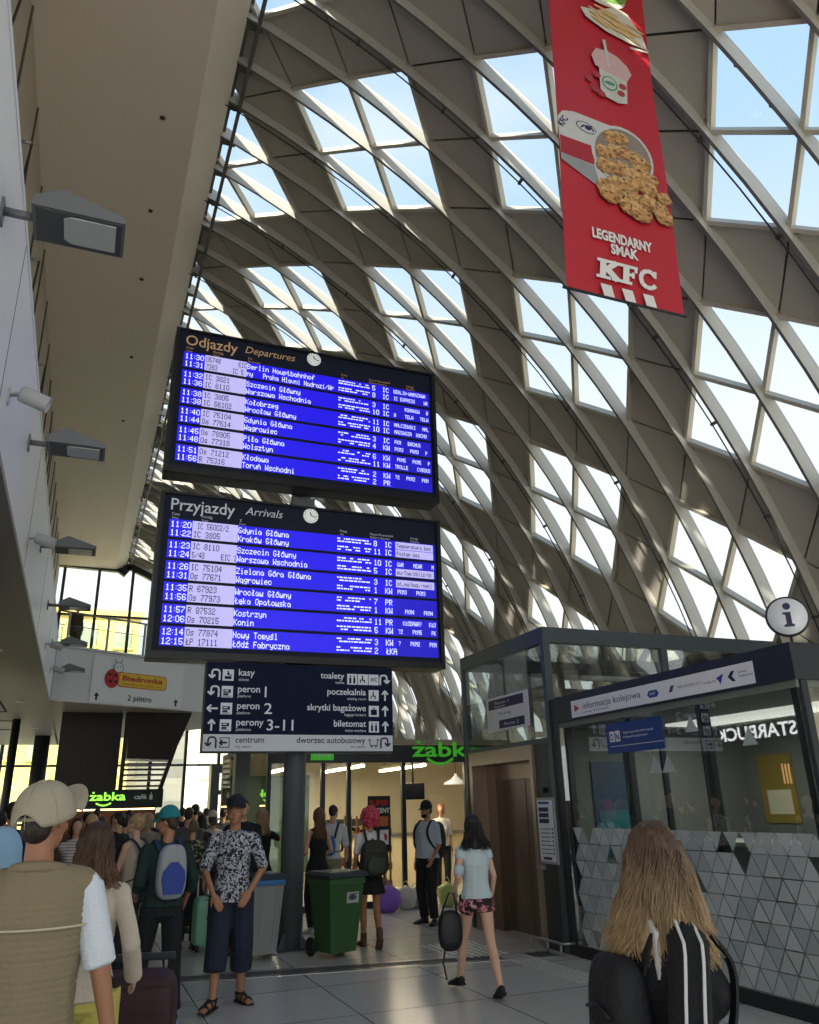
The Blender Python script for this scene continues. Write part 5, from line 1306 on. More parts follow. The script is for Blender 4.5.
# ================================================================== HANGING BANNER
def banner():
    Y = 5.0; xl, xr, zb, zt = 3.665, 4.985, 5.985, 11.0
    t = thing('hanging_banner', 'long red advertising banner with fried chicken bucket hanging from the lattice roof', 'banner', ((xl + xr) / 2, Y, zb))
    red = mat('banner_red', '#b3212f', .5, var=.04, scale=1.2)
    q = MB(); nx, nz = 4, 24; vs = []; fs = []
    for s in (0, 1):
        for a in range(nx + 1):
            for b in range(nz + 1):
                x = xl + (xr - xl) * a / nx; z = zb + (zt - zb) * b / nz
                vs.append((x, Y + s * .004 + .012 * math.sin(z * 1.7 + x), z))
    o = (nx + 1) * (nz + 1)
    for a in range(nx):
        for b in range(nz):
            i = a * (nz + 1) + b; fs.append((i, i + nz + 1, i + nz + 2, i + 1)); fs.append((o + i, o + i + 1, o + i + nz + 2, o + i + nz + 1))
    q.add(vs, fs, red, smooth=True); q.build('cloth', t, True)
    for z, e in ((zb, .05), (zt, .02)):
        q = MB(); q.tube([(xl - e, Y, z), (xr + .02, Y, z)], .014, m_dark, 8); q.build('rod', t, True)
    for x in (xl + .15, xr - .15):
        q = MB(); q.tube([(x, Y, zt), (x, Y, 11.9)], .006, m_cable, 6); q.build('cable', t, True)
    wh = mat('banner_print_white', '#dcdcd9', .5); YY = Y - .022; F = lambda x, z, d=0.: frame((x, YY - d, z), (1, 0, 0))
    def disc(g, x, z, rx, rz, m, d=0., n=28, rot=0, a0=0, a1=360):
        poly = []
        for k in range(n + 1 if a1 - a0 < 360 else n):
            a = R(a0 + (a1 - a0) * k / n); u, v = rx * math.cos(a), rz * math.sin(a); poly.append((u * math.cos(rot) - v * math.sin(rot), u * math.sin(rot) + v * math.cos(rot)))
        g.prism(poly, .0012, m, F(x, z, d))
    g = MB(); g.text('LEGENDARNY', wh, F(3.97, 6.665), .12, .70, bold=.04); g.text('SMAK', wh, F(4.17, 6.52), .12, .32, bold=.04)
    g.build('slogan', t, True)
    # slab letters, leaning
    g = MB(); sh = .12
    def bar(x0, z0, x1, z1, w):
        d = Vector((x1 - x0, z1 - z0)).normalized(); n = Vector((-d.y, d.x)) * w / 2; P = [(x0 + n.x, z0 + n.y), (x1 + n.x, z1 + n.y), (x1 - n.x, z1 - n.y), (x0 - n.x, z0 - n.y)]
        g.prism([(a + sh * b, b) for a, b in P], .001, wh, F(3.975, 6.185, .001 * (bar.k))); bar.k += .3
    bar.k = 1.
    H = .235
    bar(.07, 0, .07, H, .07); bar(.0, .018, .16, .018, .036); bar(.0, H - .018, .16, H - .018, .036); bar(.09, .10, .22, H - .01, .06); bar(.11, .13, .24, .01, .07); bar(.15, H - .018, .27, H - .018, .036); bar(.17, .018, .27, .018, .036)
    bar(.33, 0, .33, H, .07); bar(.27, .018, .40, .018, .036); bar(.27, H - .018, .46, H - .018, .036); bar(.44, H, .44, H - .075, .035); bar(.33, .12, .41, .12, .034); bar(.41, .085, .41, .155, .03)
    pts = [(.66, .175), (.625, .215), (.57, .222), (.515, .19), (.495, .12), (.515, .05), (.57, .015), (.63, .02), (.67, .06)]
    for a, b in zip(pts[:-1], pts[1:]): bar(a[0], a[1], b[0], b[1], .05)
    bar(.663, .235, .663, .15, .03)
    g.build('logo_lettering', t, True)
    for x in (4.045, 4.285, 4.525):
        g = MB(); g.prism([(x, 0), (x + .12, 0), (x + .09, .135), (x - .03, .135)], .001, wh, F(0, 5.985)); g.build('stripe', t, True)
    # printed bucket lying on its side
    g = MB(); gry = mat('bucket_grey', '#c3c3c1', .5, var=.05); dgr = mat('bucket_inside', '#857a70', .6, var=.1, scale=3); rd2 = mat('bucket_red', '#a11e2a', .5); gd = mat('bucket_shadow_side', '#8f9294', .5)
    g.prism([(3.67, 7.57), (3.66, 8.16), (3.72, 8.26), (3.86, 8.30), (4.30, 8.27), (4.5, 7.9), (4.2, 7.34), (4.10, 7.34)], .001, gry, F(0, 0))
    g.prism([(3.67, 7.66), (3.67, 7.90), (4.08, 7.88), (4.06, 7.62)], .001, rd2, F(0, 0, .0015)); g.prism([(3.67, 7.57), (3.67, 7.66), (4.06, 7.61), (4.12, 7.34)], .001, gd, F(0, 0, .0015))
    disc(g, 4.43, 7.87, .385, .43, gry, .003, rot=R(-14)); disc(g, 4.435, 7.865, .35, .395, dgr, .0045, rot=R(-14))
    disc(g, 4.0, 8.12, .125, .075, m_ink, .002, rot=R(-12)); disc(g, 4.0, 8.12, .113, .063, gry, .003, rot=R(-12)); disc(g, 4.02, 8.125, .04, .035, m_ink, .004)
    g.bar((3.93, 0, 8.10), (3.98, 0, 8.15), .02, .001, m_ink, up=(0, 1, 0), M=F(0, 0, .004)); g.bar((4.05, 0, 8.16), (4.09, 0, 8.09), .02, .001, m_ink, up=(0, 1, 0), M=F(0, 0, .004))
    g.text('KFC', m_ink, F(3.71, 8.02, .003) @ Matrix.Rotation(R(-62), 4, 'Y'), .075, .16, bold=.03)
    g.build('bucket_print', t, True)
    g = MB(); ck = mat('crust_brown', '#b98a55', .7, var=.5, scale=11); ck2 = mat('crust_dark', '#7a4e2b', .7, var=.3, scale=18); ck3 = mat('crust_pale', '#cfa873', .7, var=.3, scale=20)
    rg = random.Random(5); k = 0
    for (x, z, r) in ((4.30, 8.10, .10), (4.42, 8.12, .10), (4.20, 7.86, .10), (4.33, 7.90, .11), (4.46, 7.93, .10), (4.58, 7.88, .11), (4.68, 7.84, .10), (4.20, 7.66, .12), (4.38, 7.68, .12), (4.62, 7.70, .12), (4.76, 7.64, .09), (4.56, 7.58, .13), (4.70, 7.50, .12), (4.18, 7.36, .12), (4.30, 7.42, .14), (4.45, 7.46, .12), (4.22, 7.28, .13), (4.50, 7.28, .14), (4.44, 7.18, .12), (4.58, 7.13, .13), (4.68, 7.30, .12), (4.90, 7.42, .09), (4.80, 7.26, .12), (4.86, 7.16, .11)):
        poly = []
        for s in range(22): a = 2 * PI * s / 22; rr = r * rg.uniform(.82, 1.14); poly.append((rr * math.cos(a), rr * .85 * math.sin(a)))
        x = min(x, 4.975 - r * .9)
        k += 1; g.prism(poly, .0008, ck2, F(x, z - .014, .005 + k * .0006)); g.prism([(a * .9, b * .88) for a, b in poly], .0006, ck, F(x, z + .006, .0052 + k * .0006))
        for s in range(13):
            a = 2 * PI * s / 13 + rg.random(); r2 = r * rg.uniform(.20, .34); cx_, cz_ = min(x + r * .80 * math.cos(a), 4.97 - r2), z + r * .68 * math.sin(a)
            g.prism([(r2 * math.cos(q_ * PI / 4) * rg.uniform(.8, 1.1), r2 * math.sin(q_ * PI / 4) * rg.uniform(.8, 1.1)) for q_ in range(8)], .0005, ck3 if math.sin(a) > .1 else ck, F(cx_, cz_, .0054 + k * .0006))
        for s in range(7):
            px, pz = x + rg.uniform(-r, r) * .6, z + rg.uniform(-r, r) * .5; m = ck3 if s % 2 else ck2; e = rg.uniform(.6, 1.5)
            g.prism([(-.025 * e, rg.uniform(0, .015)), (0, -.012), (.025 * e, rg.uniform(-.01, .01)), (.005, .014)], .0005, m, F(px, pz, .0056 + k * .0006))
    g.build('chicken_print', t, True)
    g = MB(); cup = mat('cup_print', '#bfc0b6', .5, var=.14, scale=10); grn = mat('print_green', '#4a8c74', .5); pk = mat('berry_print', '#a8303a', .5); dome = mat('cup_dome', '#c9a5a4', .5, var=.12, scale=6)
    g.prism([(4.24, 9.16), (4.23, 8.80), (4.30, 8.70), (4.45, 8.665), (4.57, 8.70), (4.60, 9.10)], .001, cup, F(0, 0))
    g.prism([(4.15, 9.30), (4.19, 9.15), (4.30, 9.12), (4.60, 9.06), (4.675, 9.20), (4.62, 9.32), (4.50, 9.42), (4.36, 9.46), (4.22, 9.44)], .001, dome, F(0, 0, .0015)); g.prism([(4.36, 9.2), (4.39, 9.2), (4.36, 9.63), (4.32, 9.63)], .001, cup, F(0, 0, .003))
    disc(g, 4.36, 8.93, .10, .11, grn, .003); disc(g, 4.36, 8.93, .082, .09, cup, .004); disc(g, 4.36, 8.93, .07, .03, grn, .005)
    for x, z in ((4.24, 8.72), (4.17, 8.76), (4.53, 8.95), (4.5, 8.83), (4.20, 9.0), (4.10, 8.9)): disc(g, x, z, .05, .045, pk, .003)
    g.build('cup_print', t, True)
    g = MB(); pap = mat('paper_print', '#cfcabc', .5, var=.08); fr = mat('chips_print', '#d3b27c', .5, var=.2, scale=16)
    g.prism([(4.06, 10.06), (4.12, 9.93), (4.38, 9.80), (4.70, 9.74), (4.95, 9.74), (4.90, 9.95), (4.72, 10.25), (4.55, 10.3), (4.3, 10.12)], .001, pap, F(0, 0))
    for s in range(30):
        a = rg.uniform(-.55, -.15); x = 4.16 + rg.random() * .55; z = 10.08 - (x - 4.16) * .28 + rg.uniform(-.12, .12)
        g.bar((x, 0, z), (min(x + .24 * math.cos(a), 4.97), 0, z + .2 * math.sin(a)), .028, .002, fr, up=(0, 1, 0), M=F(0, 0, .004 + s * .0004))
    g.bar((4.70, 0, 9.66), (4.96, 0, 9.70), .035, .002, pap, up=(0, 1, 0), M=F(0, 0, .004))
    g.build('chips_print', t, True)
    g = MB(); disc(g, 4.40, 10.42, .30, .17, pap, .001); disc(g, 4.45, 10.5, .28, .16, mat('lettuce_print', '#6d9a45', .6, var=.5, scale=20), .003, n=20)
    g.build('salad_print', t, True)
    for o in children(t):
        for v in o.data.vertices: v.co.x += .0745 * v.co.z; v.co.y += .037 * v.co.z
banner()
# ================================================================== KIOSK
m_anth = mat('anthracite_metal', '#2c3338', .4, .3, var=.04)
m_anth2 = mat('frame_greygreen', '#4b5558', .4, .3, var=.05)
m_kglass = glass_mat('kiosk_glass', (.80, .84, .84), .14)
m_film = mat('frosted_film', '#a7afae', .6, var=.05, scale=3)
KX, KY0, KY1 = 5.35, 4.85, 8.45
def kiosk():
    t = thing('information_kiosk', 'glass railway information kiosk with anthracite frame and white lettered fascia', 'kiosk', (KX + 1.4, (KY0 + KY1) / 2, 0))
    q = MB(); q.box((KX - .03, KY0 - .03, 2.50), (KX + 2.8, KY1, 2.80), m_anth); q.build('fascia', t, True)
    q = MB(); q.box((KX - .0, KY0, 0), (KX + 2.8, KY1, .12), m_dark); q.build('plinth', t, True)
    q = MB(); q.box((KX - .034, 5.24, 2.525), (KX - .028, 8.10, 2.715), mat('sign_white', '#e3e4e8', .5)); sg = q.build('sign_strip', t, True)
    q = MB(); Fk = lambda y, z, d=.036: frame((KX - d, y, z), (0, -1, 0))
    q.prism([(0, -.035), (.10, 0.0), (0, .045)], .001, mat('mark_red', '#b3262e', .5), Fk(8.03, 2.62))
    q.text('informacja kolejowa', m_ink, Fk(7.86, 2.60), .072, 1.06); q.text('railway information', m_ink, Fk(7.86, 2.555), .022, .5)
    bl = mat('mark_blue', '#24408e', .5)
    q.prism([(-.09, 0), (-.06, .035), (.06, .035), (.09, 0), (.06, -.035), (-.06, -.035)], .001, bl, Fk(6.60, 2.61)); q.text('PKP', mat('sign_white', '#e3e4e8'), Fk(6.645, 2.597, .038), .028, .09)
    q.text('PKP INTERCITY', m_ink, Fk(6.22, 2.61), .022, .33); q.prism([(0, -.03), (.05, -.03), (.09, .03), (.04, .03)], .001, m_anth2, Fk(6.36, 2.62))
    q.text('Koleje Pol', m_ink, Fk(5.86, 2.60), .02, .16); q.prism([(0, .02), (.10, .05), (.05, -.04), (.03, .0)], .001, bl, Fk(5.70, 2.61))
    q.prism([(0, 0), (.05, .045), (.09, .045), (.05, 0), (.09, -.045), (.05, -.045)], .001, m_ink, Fk(5.55, 2.62)); q.text('Koleje', m_ink, Fk(5.42, 2.635), .02, .1); q.text('Wielkopolskie', m_ink, Fk(5.42, 2.60), .02, .17)
    o = q.build('sign_lettering', sg); o.data.transform(t.matrix_basis.inverted())
    # posts
    for (x, y) in ((KX + .04, KY0 + .04), (KX + .04, 6.05), (KX + .04, 7.25), (KX + .04, KY1 - .04), (KX + 1.4, KY0 + .04), (KX + 2.76, KY0 + .04), (KX + 2.76, KY1 - .04), (KX + 1.4, KY1 - .04)):
        q = MB(); w = .055 if (x, y) != (KX + .04, KY0 + .04) else .06; q.box((x - w / 2 + .02, y - w, .12), (x + .06, y + w, 2.5), m_anth); q.build('post', t, True)
    q = MB(); q.box((KX + .02, KY1, 0), (KX + .10, 8.655, 2.8), m_anth); q.build('end_panel', t, True)
    # glass fronts
    for y0, y1 in ((KY0 + .01, 6.04), (6.06, 7.24), (7.26, KY1)):
        q = MB(); q.box((KX, y0, .12), (KX + .008, y1, 2.5), m_kglass); q.build('pane', t, True)
    for x0, x1 in ((KX + .01, KX + 1.39), (KX + 1.41, KX + 2.8)):
        q = MB(); q.box((x0, KY0, .12), (x1, KY0 + .008, 2.5), m_kglass); q.build('pane', t, True)
    # frosted triangles on the lower half, a few missing, and scattered ones higher up
    rg = random.Random(11); h = .172; w = .2
    m_films = [m_film, m_film, mat('frosted_film_pale', '#b2b9b8', .6), mat('frosted_film_deep', '#98a09f', .6)]
    for axis in (0, 1):
        q = MB(); L = (KY1 - KY0) if axis == 0 else 2.8
        nrow = 7
        for r in range(nrow + 6):
            ncol = int(L / (w / 2))
            for c in range(-1, ncol):
                z0 = .13 + r * h; z1 = z0 + h
                if r >= nrow and not (rg.random() < (.10 if r > 8 else .05) and c * w / 2 < 2.2 and (c + r) % 2 == 0): continue
                if r < nrow and rg.random() < (.05 if r < nrow - 1 else .25): continue
                xa = c * w / 2; up = (c + r) % 2 == 0
                tri = [(xa, z0), (xa + w, z0), (xa + w / 2, z1)] if up else [(xa, z1), (xa + w, z1), (xa + w / 2, z0)]
                if min(p[0] for p in tri) < 0 or max(p[0] for p in tri) > L: continue
                cx = sum(p[0] for p in tri) / 3; cz = sum(p[1] for p in tri) / 3
                k = .945 if rg.random() > .25 else .90
                tri = [(cx + (a - cx) * k, cz + (b - cz) * k) for a, b in tri]
                vs = [(KX - .003, KY0 + a, b) for a, b in tri] if axis == 0 else [(KX + a, KY0 - .003, b) for a, b in tri]
                q.add(vs, [(0, 1, 2)], rg.choice(m_films))
        o = q.build('triangle_film', t, True)
    # inside: floor, back wall, counter, posters
    q = MB(); mw_ = mat('kiosk_inner_wall', '#6f716c', .7); q.box((KX + 2.72, KY0 + .1, .12), (KX + 2.78, KY1 - .05, 2.5), mw_); q.box((KX + .02, KY1 - .05, .12), (KX + 2.8, KY1, 2.5), mw_); q.box((KX, KY0, 2.44), (KX + 2.8, KY1, 2.5), mat('kiosk_inner_ceiling', '#8d8d88', .8)); q.build('inner_wall', t, True)
    q = MB(); q.box((KX + 1.3, 5.4, .12), (KX + 1.9, 8.1, 1.12), mat('counter_grey', '#7d807c', .5), bevel=.02); q.box((KX + 1.25, 5.35, 1.12), (KX + 1.95, 8.15, 1.16), mat('counter_top', '#b5b2aa', .4)); q.build('counter', t, True)
    q = MB(); q.box((KX + .35, 8.38, 1.0), (KX + .95, 8.40, 2.05), mat('poster_blue', '#27455f', .5, var=.25, scale=4)); q.box((KX + .4, 8.37, 1.15), (KX + .9, 8.385, 1.5), mat('poster_teal', '#1d6f7a', .5, var=.2)); q.build('poster', t, True)
    q = MB(); q.box((KX + 2.70, 7.6, 1.3), (KX + 2.718, 8.15, 2.1), mat('poster_yellow', '#8f7a30', .5, var=.1)); q.box((KX + 2.69, 7.68, 1.4), (KX + 2.705, 8.05, 1.68), mat('poster_cream', '#d6cfae', .5)); q.build('poster', t, True)
    q = MB(); q.box((KX + 2.70, 6.0, 1.2), (KX + 2.718, 6.7, 2.0), mat('poster_maroon', '#4a2024', .5, var=.3, scale=5)); 
    for i in range(5): q.box((KX + 2.69, 6.1, 1.30 + .13 * i), (KX + 2.70, 6.6, 1.33 + .13 * i), mat('poster_cream', '#d6cfae'))
    q.build('poster', t, True)
    # blue notice stuck inside the glass near the fascia
    q = MB(); nb = mat('notice_blue', '#1c3c7a', .5); q.box((KX - .008, 6.56, 2.08), (KX - .003, 7.50, 2.39), nb)
    M = Fk(7.44, 2.25, .010); wt = mat('sign_white', '#e3e4e8')
    for x in (0, .10): q.box((x, -.001, -.05), (x + .085, 0, .06), wt, M); q.text('O' if x == 0 else 'N', nb, Fk(7.43 - x, 2.215, .0125), .07, .06, bold=.03)
    q.text('Ogólnopolska Informacja', wt, Fk(7.2, 2.27, .010), .024, .5); q.text('Niepełnosprawni', wt, Fk(7.2, 2.225, .010), .024, .4); q.box((0, -.001, -.10), (.88, 0, -.095), wt, M)
    q.build('notice', t, True)
    # three thin brass strips of a fitting
    q = MB(); 
    for i in range(3): q.box((KX + .9 + .04 * i, 6.02, 1.72), (KX + .915 + .04 * i, 6.03, 1.9), mat('warm_strip', '#d6a06a', .4, emit=.6))
    q.build('light_strip', t, True)
kiosk()
t = thing('kiosk_fill_panel', 'flat pale glowing panel added under the kiosk ceiling to brighten its inside', 'lamp', (6.7, 6.6, 2.41)); q = MB(); q.box((-.3, -1.2, 0), (.3, 1.2, .03), mat('kiosk_fill_glow', '#f2efe4', .5, emit=.9)); q.build('panel', t)  # glowing panel and area light added to brighten the dark kiosk interior
l = bpy.data.lights.new('kiosk_fill_light', 'AREA'); l.energy = 34; l.color = (1, .96, .88); l.shape = 'RECTANGLE'; l.size = .6; l.size_y = 2.4
o = bpy.data.objects.new('kiosk_fill_light', l); COL.objects.link(o); o.location = (6.7, 6.6, 2.39)
def info_disc():
    t = thing('information_disc', 'round white disc with black letter i on top of the kiosk corner', 'sign', (5.47, 4.92, 2.80))
    q = MB(); q.tube([(0, 0, 0), (0, 0, .08)], .012, m_anth, 8); q.box((-.04, -.04, 0), (.04, .04, .015), m_anth); q.build('stem', t)
    M0 = frame((0, 0, .24), Vector((.72, -.69, 0)))
    M = M0 @ Matrix.Rotation(R(90), 4, 'X')
    q = MB(); q.lathe([(0, -.02), (.158, -.02), (.172, -.014), (.172, .014), (.158, .02), (0, .02)], m_anth, 40, M); q.build('rim', t)
    q = MB(); q.lathe([(0, .0), (.155, .0), (.155, .026), (0, .026)], mat('disc_white', '#e6e8ee', .5), 40, M); q.build('face', t)
    q = MB(); N = M0 @ Matrix.Translation((0, -.030, 0)); q.prism([(-.035, -.09), (.045, -.09), (.045, -.072), (.028, -.065), (.028, .035), (-.035, .035), (-.035, .02), (-.015, .012), (-.015, -.065), (-.035, -.072)], .002, m_ink, N)
    q.prism([(.005 + .03 * math.cos(R(20 * i)), .085 + .03 * math.sin(R(20 * i))) for i in range(18)], .002, m_ink, N); q.build('letter', t)
info_disc()

# ================================================================== LIFT
EX, EY0, EY1, EZ = 5.35, 8.66, 11.12, 3.73; EX1 = 9.3
def lift():
    t = thing('lift_tower', 'glass lift tower with grey steel frame and brown steel doors beside the kiosk', 'lift', (7.3, 9.9, 0))
    fr = m_anth2; gl = glass_mat('lift_glass', (.86, .89, .88), .12)
    q = MB(); q.box((EX, EY0, EZ - .2), (EX1, EY0 + .1, EZ), fr); q.box((EX, EY0 + .1, EZ - .2), (EX + .1, EY1 - .1, EZ), fr); q.box((EX, EY1 - .1, EZ - .2), (EX1, EY1, EZ), fr); q.box((EX1 - .1, EY0 + .1, EZ - .2), (EX1, EY1 - .1, EZ), fr)
    q.build('roof_beam', t, True)
    q = MB(); q.box((EX + .1, EY0 + .1, EZ - .06), (EX1 - .1, EY1 - .1, EZ - .04), gl); q.build('roof_glass', t, True)
    for x, y in ((EX, EY0), (EX, EY1 - .08), (EX1 - .1, EY0), (EX1 - .1, EY1 - .1), (7.2, EY0)):
        q = MB(); q.box((x, y, 0), (x + .1, y + .08, EZ - .2), fr); q.build('post', t, True)
    q = MB(); q.box((EX + .02, EY0 + .09, 2.34), (EX + .03, EY1 - .08, EZ - .2), gl); q.build('side_glass', t, True)
    q = MB(); q.box((EX + .012, 9.78, 2.3), (EX + .04, 9.80, 3.5), fr); q.build('glazing_bar', t, True)
    q = MB(); q.box((EX + .1, EY0 + .02, .15), (EX1 - .1, EY0 + .03, EZ - .2), gl); q.build('front_glass', t, True)
    q = MB(); q.box((EX + .1, EY1 - .03, .15), (EX1 - .1, EY1 - .02, EZ - .2), gl); q.build('back_glass', t, True)
    # side wall round the door
    dk = mat('lift_dark_panel', '#262b2d', .35, .3)
    q = MB(); q.box((EX + .01, EY0 + .08, 0), (EX + .06, 9.10, 2.3), dk); q.box((EX + .01, 10.92, 0), (EX + .06, EY1 - .08, 2.3), dk); q.box((EX + .01, EY0 + .08, 2.3), (EX + .06, EY1 - .08, 2.36), fr); q.build('wall_panel', t, True)
    br = mat('door_frame_bronze', '#a08f7e', .32, .75, var=.08, scale=5, stretch=(1, 1, 8)); bd = mat('door_bronze', '#6e6157', .28, .8, var=.12, scale=6, stretch=(12, 12, 1))
    q = MB(); q.box((EX - .03, 9.10, 2.12), (EX + .35, 10.92, 2.30), br); q.box((EX - .03, 9.10, 0), (EX + .35, 9.18, 2.12), br); q.box((EX - .03, 10.83, 0), (EX + .35, 10.92, 2.12), br)
    q.box((EX + .28, 9.18, 0), (EX + .34, 9.3, 2.12), bd); q.box((EX + .20, 10.55, 0), (EX + .34, 10.83, 2.12), bd); q.build('door_frame', t, True)
    for a, b in ((9.3, 9.92), (9.93, 10.55)):
        q = MB(); q.box((EX + .32, a, .01), (EX + .36, b, 2.0), bd, bevel=.004); q.build('door', t, True)
    q = MB(); q.box((EX + .30, 9.3, 1.92), (EX + .37, 10.55, 2.12), br); q.build('door_header', t, True)
    # cabin guide frame and machinery seen through the glass
    q = MB(); 
    for x in (6.1, 8.4): q.box((x, 9.5, .1), (x + .07, 9.57, 3.45), dk); q.box((x, 10.4, .1), (x + .07, 10.47, 3.45), dk)
    for z in (2.5, 3.0, 3.35): q.box((6.1, 9.5, z), (8.47, 9.56, z + .08), m_anth2); q.box((6.1, 10.4, z), (8.47, 10.46, z + .08), m_steel)
    q.tube([(6.3, 9.3, 3.2), (8.2, 9.3, 3.2)], .04, mat('pipe_white', '#c9c9c4', .4)); q.tube([(6.5, 9.25, 2.85), (8.6, 9.25, 2.95)], .03, mat('pipe_white', '#c9c9c4', .4))
    q.box((6.15, 9.5, 0), (8.4, 10.47, 2.3), dk)
    q.build('machinery', t, True)
    # notice on the upper glass
    Fe = lambda y, z, d=.002: frame((EX - d, y, z), (0, -1, 0)); wt = mat('notice_white', '#d5d8da', .5)
    q = MB(); q.box((EX - .006, 9.12, 2.54), (EX + .0, 10.30, 3.0), wt)
    q.box((EX - .008, 9.25, 2.84), (EX - .006, 10.24, 2.97), m_ink); q.box((EX - .008, 9.25, 2.57), (EX - .006, 9.95, 2.68), m_ink)
    q.text('Peron 1', wt, Fe(10.05, 2.90, .010), .04, .4); q.text('Platform', wt, Fe(10.05, 2.855, .010), .03, .3); q.text('i', m_ink, Fe(10.18, 2.74, .008), .06); q.text('Parking', m_ink, Fe(9.95, 2.75, .008), .04, .35); q.text('Peron 2', wt, Fe(9.8, 2.60, .010), .045, .4)
    q.build('notice', t, True)
    q = MB(); q.box((EX - .03, 8.68, .92), (EX - .002, 9.08, 1.66), mat('case_grey', '#8f9497', .4), bevel=.006); q.box((EX - .034, 8.71, .95), (EX - .03, 9.05, 1.63), wt)
    for i, (z, h) in enumerate(((1.585, .03), (1.50, .05), (1.435, .05), (1.37, .05))): q.box((EX - .037, 8.80 if i else 8.78, z), (EX - .034, 9.02, z + h), m_ink if i else mat('mark_blue', '#24408e'))
    for i in range(7): q.box((EX - .037, 8.78 + .02 * (i % 2), 1.30 - .045 * i), (EX - .034, 9.01, 1.31 - .045 * i), m_anth2); q.box((EX - .037, 8.725, 1.295 - .045 * i), (EX - .034, 8.75, 1.32 - .045 * i), m_ink)
    q.box((EX - .037, 8.80, .965), (EX - .034, 8.98, .995), m_ink)
    q.build('timetable_case', t, True)
    q = MB(); q.box((EX - .04, 9.0, .85), (EX, 9.08, .9), m_steel); q.box((EX - .035, 8.90, 1.72), (EX, 9.0, 1.78), dk); q.build('call_button', t, True)
lift()
t = thing('bumper_rail', 'low chrome rail on short legs at the foot of the lift corner', 'rail', (5.2, 8.95, 0))
q = MB(); q.tube([(0, .32, .13), (0, -.42, .13), (.14, -.46, .13)], .014, m_steel); q.build('bar', t)
for y in (.28, -.38, -.1): 
    q = MB(); q.tube([(0, y, 0), (0, y, .125)], .012, m_steel); q.build('leg', t)

# ================================================================== CONVENIENCE SHOP BEHIND
SY = 14.; SX0, SX1, SY1 = 3.0, 9.6, 18.6
m_green = mat('letter_green', '#43b02a', .4, emit=.35); m_sgreen = mat('letter_green_lit', '#8fe04a', .4, emit=1.6)
def smile(q, M, w, h, m, th, dpt):
    pts = [(w * (-.5 + i / 12), -h * math.sin(PI * i / 12)) for i in range(13)]
    for a, b in zip(pts[:-1], pts[1:]): q.bar((a[0], -dpt, a[1]), (b[0], -dpt, b[1]), th, .02, m, up=(0, 1, 0), M=M)
def shop():
    t = thing('convenience_shop', 'glass fronted shop unit with warm lit interior and green letters on dark fascia', 'shop', ((SX0 + SX1) / 2, SY + 2, 0))
    cream = mat('shop_wall_cream', '#d8cdb4', .7, var=.05)
    q = MB(); q.box((SX0, SY1, 0), (SX1, SY1 + .1, 2.75), cream); q.box((SX1 - .1, SY, 0), (SX1, SY1, 2.75), cream); q.build('inner_wall', t, True)
    q = MB(); q.box((SX0, SY, 2.66), (SX1, SY1, 2.75), mat('shop_ceiling', '#b5a98f', .8)); q.build('shop_ceiling', t, True)
    q = MB(); q.box((SX0 - .02, SY - .14, 2.34), (SX1, SY + .02, 2.64), mat('fascia_grey', '#3b3f42', .4, .3)); q.build('fascia', t, True)
    for x in (SX0, 3.95, 4.42, 5.45, 6.7, 8.1, SX1 - .1):
        q = MB(); q.box((x, SY - .04, 0), (x + .07, SY + .04, 2.34), m_anth); q.build('post', t, True)
    g = glass_mat('shop_glass', (.92, .93, .90), .05)
    for a, b in ((SX0 + .07, 3.95), (4.02, 4.42), (4.49, 5.45), (6.77, 8.1), (8.17, SX1 - .1)):
        q = MB(); q.box((a, SY, .1), (b, SY + .01, 2.34), g); q.build('pane', t, True)
    q = MB(); q.box((SX0, SY - .02, 0), (5.45, SY + .03, .10), m_anth); q.box((6.7, SY - .02, 0), (SX1, SY + .03, .10), m_anth); q.build('sill', t, True)
    # side glass at the left end
    q = MB(); q.box((SX0, SY + .02, .1), (SX0 + .01, SY1, 2.66), g); q.build('pane', t, True)
    # letters
    q = MB(); q.text('żabka', m_green, frame((5.60, SY - .17, 2.44), (1, 0, 0)), .26, 1.33, bold=.02); smile(q, frame((6.16, SY - .17, 2.40), (1, 0, 0)), .52, .10, m_green, .045, 0)
    q.build('lettering', t, True)
    q = MB(); q.box((3.72, SY - .20, 2.38), (4.12, SY - .15, 2.60), m_green); q.text('żabka', mat('sign_white', '#e3e4e8'), frame((3.77, SY - .205, 2.45), (1, 0, 0)), .07, .3, bold=.03); q.build('small_sign', t, True)
    # poster
    q = MB(); q.box((4.80, SY - .03, .88), (5.22, SY - .02, 1.78), mat('poster_dark', '#15191a', .5)); rd = mat('poster_red', '#b8242c', .5); wt = mat('poster_white', '#dfe0dc', .5)
    q.text('SUPER', rd, frame((4.83, SY - .035, 1.62), (1, 0, 0)), .09, .36, bold=.04); q.text('CENY', wt, frame((4.95, SY - .035, 1.50), (1, 0, 0)), .08, .26, bold=.03)
    q.box((4.84, SY - .036, 1.28), (5.18, SY - .031, 1.44), mat('poster_orange', '#c06a3c', .5, var=.3, scale=20)); q.box((4.84, SY - .036, .98), (5.0, SY - .031, 1.22), mat('poster_lilac', '#9a86a8', .5)); q.box((5.02, SY - .036, .98), (5.18, SY - .031, 1.22), wt); q.ellipsoid((5.10, SY - .038, 1.1), (.05, .003, .06), rd)
    q.build('poster', t, True)
    # green wall display at the left inside
    q = MB(); q.box((3.1, SY1 - .3, .3), (4.9, SY1 - .1, 2.3), mat('display_green', '#2c4a2e', .6, var=.3, scale=3)); q.build('wall_display', t, True)
shop()
